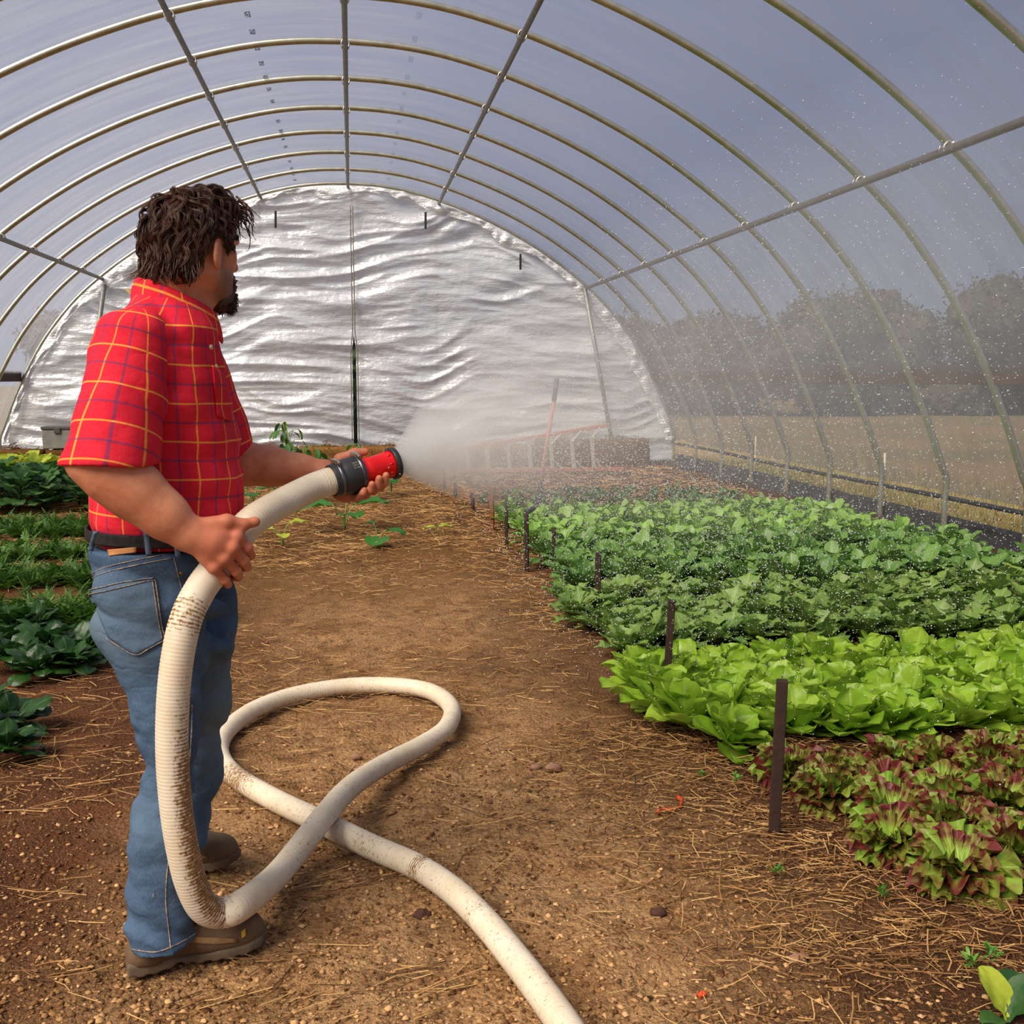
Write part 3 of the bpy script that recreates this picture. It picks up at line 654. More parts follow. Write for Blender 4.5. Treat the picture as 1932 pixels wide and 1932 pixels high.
def capf(P):
    q = ((P-HC)@HM.T)/HS
    d = hair_outer(q)+.019
    a = np.arctan2(np.abs(q[:, 1]), q[:, 0])
    low = np.interp(a, LOWA, LOWZ)
    return smax(d, (low+.006-q[:, 2]), .012)
b = MB(); V, F = mesh_sdf(capf, HC-.2, HC+.2, .0045); b.add(V, F)
def locks(b, n, seed, per, spread):
    """wavy locks: a guide curve that follows the hair's outer form, each with a bundle of thin strands"""
    R_ = np.random.default_rng(seed); k = 0; seg = 12
    while k < n:
        D = R_.normal(size=(n*3, 3)); D /= np.linalg.norm(D, axis=1)[:, None]; P0 = D*(hrad(D)-.022)[:, None]; P0 = P0[in_hair(P0)][:n-k]
        for p in P0:
            k += 1; back = np.clip(-p[0]/.09, 0, 1); top = np.clip((p[2]-.01)/.08, 0, 1); front = np.clip((p[0]-.01)/.06, 0, 1)*top
            L = R_.uniform(.05, .095)*(1-.30*(1-top)*(1-back)); c = p/np.linalg.norm(p); out = R_.uniform(-.010, .005)
            tw = R_.normal()*.5; am = R_.uniform(.35, 1.1); ph = R_.uniform(0, 6.28); fr = R_.uniform(5, 10); g = [p]; c_ = p
            for s_ in range(1, seg):
                u = s_/(seg-1); q = c_; nr = q/np.linalg.norm(q)
                f_ = q-np.array([-.050, .01, .085]); f_ = f_/(np.linalg.norm(f_)+1e-6)
                f_ = f_*top+np.array([-.15, 0, -1.0])*(1-top)+np.array([.65, -.40, .1])*front
                f_ = f_+.5*np.array([noise3(np.array([q*22+7]), 3)[0], noise3(np.array([q*22+27]), 4)[0], noise3(np.array([q*22+47]), 5)[0]])
                f_ -= nr*np.dot(f_, nr); f_ /= np.linalg.norm(f_)+1e-6; sd = np.cross(nr, f_)
                q = q+(f_+sd*(am*math.cos(ph+fr*u)+tw*.5))*L/(seg-1); q = q/np.linalg.norm(q)
                c_ = q*(hrad(q)[0]-.022+(.022+out)*math.sin(min(1, u*1.8)*1.57)+.004*math.sin(ph+fr*u)-.012*max(0, u-.6)); g.append(c_)
            g = np.array(g); ga = np.arctan2(np.abs(g[:, 1]), g[:, 0]); over = np.where((g[:, 2] < np.interp(ga, LOWA, LOWZ)-np.where(ga < 1.86, .006, .020)))[0]
            if len(over) and over[0] < 4: continue
            if len(over): g = g[:max(5, over[0])]
            T_, A_, B_ = frames(g); ng = len(g)
            for m_ in range(per):
                a = R_.uniform(0, 6.28); rr = spread*math.sqrt(R_.uniform(0, 1)); env = np.linspace(1.0, .22, ng)*np.where(np.arange(ng) == 0, .6, 1)
                cut = R_.integers(ng-2, ng+1); pts = (g+(A_*math.cos(a)+B_*math.sin(a)*.6)*(rr*env)[:, None]+R_.normal(size=3)*.0008)[:cut]
                rad = np.linspace(1, .25, len(pts))*R_.uniform(.0006, .0013); b.add(*tube(HC+pts@HM, rad, 4, False))
locks(b, 640, 5, 14, .0080)
# loose curls over the forehead and at the nape
R_ = np.random.default_rng(3)
for k in range(46):
    a = R_.uniform(-1.2, .9); st = np.array([.075+.035*math.cos(a), -.055*math.sin(a)*1.0, .105+R_.uniform(-.03, .02)])
    dr = np.array([.020+R_.normal()*.010, R_.normal()*.014-.010, -.012+R_.normal()*.012]); c1 = st+dr; c2 = c1+np.array([.008+R_.normal()*.008, R_.normal()*.012, -.028+R_.normal()*.010]); c3 = c2+np.array([-.006+R_.normal()*.012, -.01, -.012])
    P = spline([st, c1, c2, c3], 12); b.add(*tube(HC+P@HM, np.linspace(.0026, .0005, 12), 4, False))
for k in range(60):
    a = R_.uniform(1.9, 3.14)*R_.choice([-1, 1]); st = np.array([.10*math.cos(a)-.02, .085*math.sin(a), -.070+R_.uniform(-.01, .02)])
    o_ = np.array([math.cos(a), math.sin(a), 0]); P = spline([st, st+o_*.012+np.array([0, 0, -.025]), st+o_*R_.uniform(.016, .045)+np.array([0, R_.normal()*.01, -.038-R_.uniform(0, .016)])], 9)
    b.add(*tube(HC+P@HM, np.linspace(.0024, .0004, 9), 4, False))
b.build('hair', M_HAIR, man)
b = MB()
def beardf(P):
    q = ((P-HC)@HM.T)/HS; qa = q.copy(); qa[:, 1] = np.abs(qa[:, 1])
    d = ell(q, (.084, 0, -.132), (.040, .036, .030)); d = smin(d, rc(qa, (.060, .030, -.135), (.085, .020, -.118), .014, .018), .02)
    d = smin(d, rc(qa, (.112, .004, -.071), (.098, .027, -.086), .0075, .0065), .006); d = smin(d, rc(qa, (.098, .027, -.086), (.092, .024, -.112), .0065, .011), .012)
    return d+.006*noise3(q*np.array([120, 120, 40]), 4)+.003*noise3(q*200, 5)
V, F = mesh_sdf(beardf, hp(.07, 0, -.11)-.10, hp(.07, 0, -.11)+.10, .0026); b.add(V, F)
R_ = np.random.default_rng(8)
for k in range(900):
    a = R_.uniform(-1.5, 1.5); u = R_.uniform(-.6, 1.4); st = np.array([.084+.036*math.cos(a)*math.cos(u*.9), .033*math.sin(a), -.128-.026*math.sin(u)])
    dr = np.array([.4*math.cos(a), .4*math.sin(a), -1.0])+R_.normal(size=3)*.3; dr /= np.linalg.norm(dr); L = R_.uniform(.012, .024)
    P = np.array([st, st+dr*L*.5, st+dr*L+R_.normal(size=3)*.002]); b.add(*tube(HC+P@HM, [.0011, .0009, .0003], 3, False))
b.build('beard', M_BEARD, man)
R_ = np.random.default_rng(18)
for sg in (-1, 1):
    b = MB()
    for k in range(120):
        u = R_.uniform(0, 1); st = np.array([.106-.026*u*u, sg*(.012+.042*u), .012+.004*math.sin(u*3)+R_.normal()*.0025]); e_ = st+np.array([.002, sg*.010, .002+R_.normal()*.002]); b.add(*tube(HC+np.array([st, (st+e_)/2+[.002, 0, 0], e_])@HM, [.0012, .0011, .0003], 3, False))
    b.build('eyebrow', M_HAIR, man)
M_EYE = mat('eye', (.06, .05, .04), .2)
for sg in (-1, 1): b = MB(); b.add(*blob(hp(.0905, sg*.033, -.013), (.0085, .0085, .0085), 1, 8)); b.build('eye', M_EYE, man)

# ---- shirt
def stations(ST):
    """rows of (picture y, left x, right x, half depth[, v centre]) -> arrays over z"""
    Z = []; U0 = []; A = []; Bv = []; C = []
    for r in ST:
        v = r[4] if len(r) > 4 else 0.0; a = MP(r[1], r[0], v); c = MP(r[2], r[0], v); Z.append((a[2]+c[2])/2); U0.append((a[0]+c[0])/2); A.append((c[0]-a[0])/2); Bv.append(r[3]); C.append(v)
    o = np.argsort(Z); return [np.array(x)[o] for x in (Z, U0, A, Bv, C)]
def lofted(P, S, ex=2.3):
    Z, U0, A, Bv, C = S; z = P[:, 2]; a = np.interp(z, Z, A); bv = np.interp(z, Z, Bv); u = P[:, 0]-np.interp(z, Z, U0); v = P[:, 1]-np.interp(z, Z, C)
    k = (np.abs(u/a)**ex+np.abs(v/bv)**ex)**(1/ex)+1e-9
    return (k-1)*np.minimum(np.sqrt(u*u+v*v)/k, 10)*.92
SH = stations([(540, 268, 372, .078), (560, 262, 386, .088), (585, 236, 398, .120), (620, 205, 411, .180), (660, 186, 420, .205), (720, 176, 434, .208), (780, 173, 443, .205), (840, 170, 454, .202), (900, 167, 462, .200), (945, 165, 463, .196), (978, 168, 458, .190), (1006, 174, 446, .180), (1030, 176, 440, .176)])
S_R2 = S_R+np.array([.0, .01, .0])
def sleeve_out(P, a, e, ra, rb):
    d = rc(P, a, e, ra, rb); return d
SL_E = MP(206, 885, -.262)
def folds(P, ax, n, am, seed):
    return am*(1-2*np.abs(noise3(P*np.asarray(ax), seed)))
def shirt_body(P):
    d = lofted(P, SH)
    d = smin(d, rc(P, NB-np.array([.01, 0, .035]), S_R+np.array([.01, .02, -.005]), .078, .078), .04)
    d = smin(d, rc(P, NB-np.array([.01, 0, .035]), S_L+np.array([.0, -.02, -.005]), .078, .082), .04)
    cr = (P@np.array([.35, .1, .93]))*26+1.5*noise3(P*7, 2); pul = np.exp(-np.sum((P-MP(300, 720, -.2))**2, 1)/.02)
    d = d+folds(P, (5, 5, 11), 0, .0065, 3)+folds(P+P[:, [2, 0, 1]]*.5, (12, 6, 9), 0, .0050, 6)+.011*pul*noise3(P*np.array([9, 9, 22]), 5)+.005*np.sin(cr*2.2)*np.clip(noise3(P*3.1, 44), 0, 1)
    z0 = ZY(1000); bl = np.exp(-((P[:, 2]-ZY(975))/.035)**2); d = d-.006*bl*(1+noise3(P*np.array([20, 20, 6]), 9))
    d = smax(d, P[:, 2]-(ZY(552)-.25*(P[:, 0]+.05)), .006)
    return np.maximum(d, z0-.03-P[:, 2])
def sleeve_r(P):
    ax = SL_E-S_R2; tt = np.clip(((P-S_R2)@ax)/(ax@ax), 0, 1)
    d = rc(P, S_R2, SL_E, .086, .105)
    d = d+.0060*(1-2*np.abs(noise3(P*np.array([9, 9, 14])+P[:, [2, 2, 0]]*5, 4)))+.006*np.exp(-((tt-.9)/.15)**2)*noise3(P*np.array([20, 20, 6]), 12)
    inn = rc(P, S_R2+ax*.3, SL_E+ax*.3, .070, .112)
    hem = ZY(873, -.26)+.010*np.sin((P[:, 0])*30)*.3-P[:, 2]
    return smax(d, hem, .006)
def sleeve_l(P):
    d = rc(P, S_L, MP(425, 850, .215), .086, .082); d = d+.004*(1-2*np.abs(noise3(P*np.array([9, 9, 16]), 14)))
    n_ = np.array([.90, 0, -.43]); return np.maximum(d, (P-MP(470, 845, .205))@n_)
def shirtall(P): return smin(smin(shirt_body(P), sleeve_r(P), .012), sleeve_l(P), .02)
def plaid_extra(t, tc, c):
    at = attr_node(t, 'sheet').outputs['Vector']; wv = N(t, 'ShaderNodeTexNoise', ins={'Vector': tc.outputs['Object'], 'Scale': 7.0, 'Detail': 1})
    sx = N(t, 'ShaderNodeSeparateXYZ', ins={0: at}); P_ = .088
    fine = noise_n(t, tc.outputs['Object'], 300, 2, .6); m = noise_n(t, tc.outputs['Object'], 5, 4)
    base = mixc(t, mrange(t, m, .32, .68), (*srgb(206, 22, 46), 1), (*srgb(222, 38, 58), 1))
    base = mixc(t, mrange(t, fine, .42, .66, 0, .30), base, (*srgb(214, 66, 76), 1))
    def line(s, off, wd):
        q = mth(t, 'FRACT', mth(t, 'ADD', mth(t, 'DIVIDE', s, P_), 50.0+off)); q = mth(t, 'ABSOLUTE', mth(t, 'SUBTRACT', q, .5))
        return mrange(t, q, wd*1.25, wd*.75)
    for k in (0, 1):
        s = mth(t, 'ADD', sx.outputs[k], mth(t, 'MULTIPLY_ADD', wv.outputs[0], .012, -.006))
        base = mixc(t, mth(t, 'MULTIPLY', line(s, .5, .030), .62), base, (*srgb(96, 52, 92), 1))
        base = mixc(t, mth(t, 'MULTIPLY', line(s, .0, .023), mrange(t, fine, .3, .6, .72, .95)), base, (*srgb(236, 152, 66), 1))
    return base
M_PLAID = mat('red_plaid_cotton', rough=.82, spec=.15, extra=plaid_extra, bump=(420, .2, .002), bump2=((6, 6, 9), .5, .03))
def torso_at(V):
    Z, U0, A, Bv, C = SH; u = V[:, 0]-np.interp(V[:, 2], Z, U0); a = np.arctan2(V[:, 1], u)
    s = np.where(np.abs(a+1.57) < 9, (a+1.57)*.20, 0); return np.stack([s+.062, V[:, 2]+.14*V[:, 0]*.3, 0*s], 1)
def sleeve_at(V, a, e, off=0.0):
    ax = np.asarray(e)-np.asarray(a); L = np.linalg.norm(ax); ax = ax/L; r1 = np.array([1.0, 0, 0]); r1 = r1-ax*(r1@ax); r1 /= np.linalg.norm(r1); r2 = np.cross(ax, r1)
    q = V-a; an = np.arctan2(q@r2, q@r1); an = np.where(an > 0, an-2*math.pi, an) if (np.mean(np.array([0, -1, 0])@r2) > 0) is False else an
    return np.stack([(np.arctan2(-(q[:, 1]), q@r1)-1.57)*.10+off, q@ax+.01, 0*an], 1)
lo, hi = np.array([-.32, -.40, ZY(1005)-.05]), np.array([.42, .36, ZY(540)])
V, F = mesh_sdf(shirt_body, lo, hi, .006); b = MB(); b.add(V, F, at=torso_at(V)); shirt = b.build('shirt', M_PLAID, man, attr='sheet')
shirt['label'] = 'red shirt with a yellow and blue window check, tucked into the jeans'
V, F = mesh_sdf(sleeve_r, np.array([-.34, -.42, ZY(900)]), np.array([.12, -.02, ZY(600)+.1]), .005); b = MB(); b.add(V, F, at=sleeve_at(V, S_R2, SL_E)); b.build('sleeve', M_PLAID, shirt, attr='sheet')
V, F = mesh_sdf(sleeve_l, np.array([-.12, .02, ZY(900)-.05]), np.array([.36, .36, ZY(560)+.1]), .006); b = MB(); b.add(V, F, at=sleeve_at(V, S_L, E_L)); b.build('sleeve', M_PLAID, shirt, attr='sheet')
# hem seam of the sleeve, collar, buttons, chest pocket
def tracev(fn, XY):
    XY = np.asarray(XY, float); o = MR@(CAMP-MO); R_ = np.array([MR@ray(x, y) for x, y in XY]); R_ /= np.linalg.norm(R_, axis=1)[:, None]
    tt = np.full(len(XY), 1.4)
    for _ in range(60):
        d = fn(o+R_*tt[:, None]); tt = np.minimum(tt+d*.7, 3.8)
    P = o+R_*tt[:, None]; bad = np.abs(fn(P)) > .004
    if bad.any():      # the line of sight passes beside the form: settle on its nearest point
        q = o+R_[bad]*2.55
        for _ in range(40): q = q-grad(fn, q, .003)*(fn(q)*.7)[:, None]
        P[bad] = q
    return P
def trace(fn, x, y): return tracev(fn, [(x, y)])[0]
def collar():
    b = MB(); n = 40; pts = []
    # ring following the neck, low in front and high at the nape; open at the throat
    for i in range(n):
        a = math.radians(-150+300*i/(n-1))          # 0 = nape
        nap = math.cos(a)*.5+.5
        c = seg(MP(388, 628, 0), MP(312, 566, 0), nap); c[1] = 0
        rad_u, rad_v = .070, .082
        pts.append((a, c, nap))
    rows = []
    fd = np.array([math.cos(math.radians(12)), math.sin(math.radians(12)), 0]); ld = np.array([-fd[1], fd[0], 0])
    base = MP(322, 585, 0)
    for i in range(n):
        a = math.radians(-158+316*i/(n-1)); o_ = -fd*math.cos(a)-ld*math.sin(a); fr = .5-.5*math.cos(a)
        ce = base+np.array([.008, 0, .030])-np.array([0, 0, .080])*fr+fd*.004*fr
        ce = ce+np.array([.004, 0, .006]); pin = ce+o_*(.079-.002*fr); top = ce+o_*(.082-.002*fr)+np.array([0, 0, .034])
        out1 = ce+o_*(.091-.000*fr)+np.array([0, 0, .032]); out2 = ce+o_*(.102+.001*fr)+np.array([0, 0, -.014-.028*fr**3])+fd*.004*fr
        inn = out2-o_*.006+np.array([0, 0, .001])
        rows.append([pin, top, (top+out1)/2+np.array([0, 0, .003]), out1, (out1+out2)/2+o_*.003, out2, inn])
    V = np.array(rows).reshape(-1, 3); at = np.array([[(i-n/2)*.0135, j*.016-.012, 0] for i in range(n) for j in range(7)])
    b.add(V, [gridf(n, 7)], at=at); o = b.build('collar', M_PLAID, shirt, attr='sheet'); m = o.modifiers.new('thick', 'SOLIDIFY'); m.thickness = .003; s = o.modifiers.new('sub', 'SUBSURF'); s.levels = s.render_levels = 2
collar()
M_BTN = mat('button', srgb(214, 190, 150), .35, spec=.6)
def patch(fn, poly, lift, name, mt, parent, n=26, at=None, thick=.003, cell=None):
    """cloth patch lying on the surface fn, given by its outline in the picture (4 corners: tl, tr, br, bl)"""
    b = MB(); tl, tr, br, bl = [np.array(p, float) for p in poly]; V = []; A = []
    for i in range(n):
        for j in range(n):
            u, w_ = i/(n-1), j/(n-1); q = (tl*(1-u)+tr*u)*(1-w_)+(bl*(1-u)+br*u)*w_; V.append(q); A.append((u*.1, w_*.1, 0))
    V = tracev(fn, V); g = grad(fn, V, .004); V = V+g*lift; b.add(V, [gridf(n, n)], at=np.array(A) if at is None else at(V)); o = b.build(name, mt, parent, attr='sheet')
    m = o.modifiers.new('thick', 'SOLIDIFY'); m.thickness = thick; m.offset = 0; return o
for x, y in ((397, 655), (407, 692)):
    p = trace(shirt_body, x, y); g = grad(shirt_body, p[None], .004)[0]
    b = MB(); b.add(*tube([p, p+g*.0035], .0062, 14)); b.add(*tube([p+g*.003, p+g*.0045], .0030, 10)); b.build('button', M_BTN, shirt)
patch(shirt_body, ((398, 690), (422, 706), (432, 796), (408, 786)), .0035, 'chest_pocket', M_PLAID, shirt, 14, torso_at)
M_SEAM = mat('red_seam', srgb(150, 20, 36), .85)
def seam(fn, px, name, mt, parent, r=.0014, lift=.001, n=None):
    P = spline(np.array([(*p, 0) for p in px], float), n or max(8, 8*len(px)))[:, :2]; V = tracev(fn, P); V = V+grad(fn, V, .004)*lift
    b = MB(); b.add(*tube(V, r, 6)); return b.build(name, mt, parent)
# ---- jeans
HIP = stations([(1010, 170, 446, .184), (1040, 163, 443, .184), (1075, 162, 443, .188), (1115, 167, 444, .192), (1160, 178, 446, .190), (1200, 192, 446, .180), (1235, 212, 440, .165)])
LEGR = stations([(1150, 184, 378, .100, -.095), (1200, 194, 384, .104, -.100), (1240, 213, 388, .104, -.104), (1290, 236, 386, .098, -.110), (1340, 249, 384, .092, -.115), (1390, 257, 382, .086, -.120), (1440, 258, 379, .082, -.128), (1480, 250, 376, .082, -.134),
                 (1540, 240, 372, .084, -.142), (1600, 235, 370, .086, -.150), (1660, 231, 368, .088, -.158), (1700, 238, 370, .088, -.162), (1740, 235, 374, .092, -.166), (1790, 240, 380, .096, -.168), (1815, 242, 384, .098, -.170)])
LEGL = stations([(1150, 250, 446, .100, .095), (1240, 268, 444, .104, .115), (1300, 285, 440, .098, .135), (1370, 298, 434, .090, .160), (1430, 306, 424, .082, .185), (1480, 306, 415, .080, .205), (1530, 303, 404, .080, .220), (1580, 300, 394, .084, .230), (1612, 300, 390, .088, .235)])
def denim_folds(P):
    z = P[:, 2]; kn = np.exp(-((z-ZY(1440))/.10)**2); an = np.exp(-((z-ZY(1735, -.16))/.075)**2); bt = np.exp(-((z-ZY(1235))/.05)**2)
    d = .009*(1-2*np.abs(noise3(P*np.array([5, 5, 9])+P[:, [2, 2, 0]]*np.array([4, 3, 2]), 31)))
    d = d+.0040*(1-2*np.abs(noise3(P*np.array([13, 13, 19])+P[:, [2, 2, 1]]*np.array([6, 5, 4]), 37)))
    d = d+.014*kn*(1-2*np.abs(noise3(P*np.array([7, 7, 20])+P[:, [0, 0, 0]]*np.array([0, 0, 14]), 32)))
    d = d+.007*an*np.sin((z-ZY(1735, -.16))*80+P[:, 0]*22+4*noise3(P*9, 3))+.006*bt*noise3(P*np.array([10, 10, 16]), 35)
    return d
def hipf(P):
    d = lofted(P, HIP, 2.25)
    for s, cu in ((-1, 0), (1, .02)): d = smin(d, ell(P, MP(250+24*(s > 0), 1160, s*.085)+np.array([0, 0, 0]), (.083, .088, .120)), .05)
    return np.maximum(d, P[:, 2]-(ZY(1009)-.035*P[:, 0]))
def jeansf(P):
    r = lofted(P, LEGR, 2.15); l = lofted(P, LEGL, 2.15)
    hz = np.maximum(ZY(1255)-P[:, 2], 0)
    h = smax(hipf(P), hz-.0, .03)
    d = np.minimum(smin(h, r, .045), smin(h, l, .045)) if True else None
    d = d+denim_folds(P)
    hemr = ZY(1774, -.168)+.10*np.clip(P[:, 0]-MP(300, 1800, -.168)[0], -.02, .2)*.9-P[:, 2]; heml = ZY(1604, .235)-P[:, 2]
    d = smax(d, P[:, 2]-(ZY(1025)-.035*P[:, 0]), .004)
    d = np.where(P[:, 1] < .05, np.maximum(d, hemr), np.maximum(d, heml))
    return d
def denim_extra(t, tc, c):
    O = tc.outputs['Object']; a = noise_n(t, O, 5, 4); w1 = noise_n(t, N(t, 'ShaderNodeMapping', ins={0: O, 3: (700, 700, 120)}).outputs[0], 1.0, 2); f_ = noise_n(t, O, 24, 4)
    at = attr_node(t, 'sheet').outputs['Vector']; s = N(t, 'ShaderNodeSeparateXYZ', ins={0: at})
    base = mixc(t, mrange(t, a, .3, .7), (*srgb(46, 66, 94), 1), (*srgb(76, 100, 126), 1))
    base = mixc(t, s.outputs[0], base, (*srgb(104, 120, 128), 1)); base = mixc(t, s.outputs[1], base, (*srgb(30, 48, 80), 1))
    base = mixc(t, mrange(t, f_, .55, .8, 0, .35), base, (*srgb(38, 56, 84), 1))
    return mixc(t, mrange(t, w1, .35, .7, 0, .45), base, (*srgb(104, 124, 148), 1))
M_DENIM = mat('faded_denim', rough=.88, spec=.12, extra=denim_extra, bump=(500, .25, .002), bump2=((7, 7, 11), .6, .03))
M_STITCH = mat('stitching', srgb(176, 150, 110), .8, vary=(120, srgb(92, 96, 112), 1, 3))
V, F = mesh_sdf(jeansf, np.array([-.36, -.34, ZY(1810, -.17)-.03]), np.array([.28, .40, ZY(1000)]), .0068)
def wear(V):
    th = np.exp(-((V[:, 2]-ZY(1380))/.17)**2)*np.clip((V[:, 0]-.035)/.05, 0, 1)*(V[:, 1] > -.02); seat = .55*np.exp(-((V[:, 2]-ZY(1150))/.09)**2)*np.clip((-.02-V[:, 0])/.05, 0, 1)
    kn = .35*np.exp(-((V[:, 2]-ZY(1480))/.1)**2); band = np.clip((V[:, 2]-ZY(1052))/.01, 0, 1)*.5
    return np.stack([np.clip(th*.9+seat+kn*.4, 0, 1), band, 0*band], 1)
b = MB(); b.add(V, F, at=wear(V)); jeans = b.build('jeans', M_DENIM, man, attr='sheet'); jeans['label'] = 'faded blue jeans with a rear patch pocket'
def jb(P): return jeansf(P)
# pocket, stitched lines, belt loops, leather tag
pocket_px = ((170, 1113), (291, 1088), (309, 1206), (196, 1210))
def patch5(fn, lift, n=22):
    top = np.array([(168, 1114), (290, 1087)], float); b = MB(); V = []
    for j in range(n):
        w_ = j/(n-1)
        for i in range(n):
            u = i/(n-1); x0 = 168+w_*38; x1 = 290+w_*20; yb = np.interp(u, [0, .5, 1], [1202, 1236, 1208]); yt = 1114-27*u; q = (x0+(x1-x0)*u, yt+(yb-yt)*w_); V.append(q)
    V = tracev(fn, V); g = grad(fn, V, .006); V = V+g*lift; b.add(V, [gridf(n, n)], at=np.tile([.35, .15, 0], (n*n, 1))); o = b.build('rear_pocket', M_DENIM, jeans, attr='sheet')
    m = o.modifiers.new('thick', 'SOLIDIFY'); m.thickness = .004; m.offset = 0
    return o
pk = patch5(jb, .003)
for px in ([(172, 1121), (230, 1109), (290, 1095)], [(172, 1113), (230, 1100), (290, 1087)], [(286, 1092), (296, 1150), (305, 1206)], [(291, 1090), (301, 1150), (310, 1207)], [(309, 1209), (280, 1224), (258, 1234), (232, 1222), (204, 1203)]):
    seam(jb, px, 'stitching', M_STITCH, pk, .0012, .0065)
for px in ([(166, 1085), (200, 1070), (260, 1056), (322, 1044)], [(168, 1093), (202, 1079), (262, 1065), (324, 1053)], [(328, 1052), (336, 1085), (346, 1125)]):
    seam(jb, px, 'stitching', M_STITCH, jeans, .0012, .0005)
for px in ([(362, 1330), (360, 1400), (352, 1470), (330, 1560), (316, 1640), (313, 1700), (318, 1750), (322, 1790)],):
    seam(jb, px, 'side_seam', M_STITCH, jeans, .0016, .0005)
seam(jb, [(243, 1790), (290, 1796), (325, 1786), (352, 1772), (374, 1757)], 'hem_stitching', M_STITCH, jeans, .0016, .0005)
M_BELT = mat('black_leather', (.010, .009, .009), .75, spec=.15, vary=(40, (.03, .027, .025), 3, 2))
def beltf(P):
    d = np.abs(lofted(P, HIP, 2.25)-.007)-.004; zc = ZY(1003); return np.maximum(d, np.abs(P[:, 2]-zc+.035*P[:, 0])-.0150)
V, F = mesh_sdf(beltf, np.array([-.36, -.3, ZY(1014)-.06]), np.array([.28, .3, ZY(1014)+.06]), .0042); b = MB(); b.add(V, F); b.build('belt', M_BELT, man)
def beltsurf(P): return np.minimum(lofted(P, HIP, 2.25)-.0105, jeansf(P))
for x0, y0, x1, y1 in ((276, 1003, 281, 1048), (183, 1004, 172, 1040), (330, 1010, 336, 1050)):
    P = tracev(beltsurf, [(x0+(x1-x0)*k/8, y0+(y1-y0)*k/8) for k in range(9)]); P = P+grad(beltsurf, P, .006)*.002; b = MB()
    T = np.array([.0065, 0, 0]); Vv = np.stack([P-T, P+T], 1).reshape(-1, 3); b.add(Vv, [gridf(9, 2)], at=np.tile([.4, 0, 0], (18, 1))); o = b.build('belt_loop', M_DENIM, jeans, attr='sheet'); m = o.modifiers.new('thick', 'SOLIDIFY'); m.thickness = .004
patch(beltsurf, ((204, 1037), (258, 1032), (257, 1042), (206, 1049)), .001, 'leather_tag', mat('tan_leather', srgb(176, 120, 70), .7), jeans, 8)
b = MB(); p = trace(jb, 341, 1081); g = grad(jb, p[None], .004)[0]; b.add(*tube([p, p+g*.004], .0045, 12)); b.build('rivet', mat('copper', srgb(150, 110, 70), .4, .8), jeans)

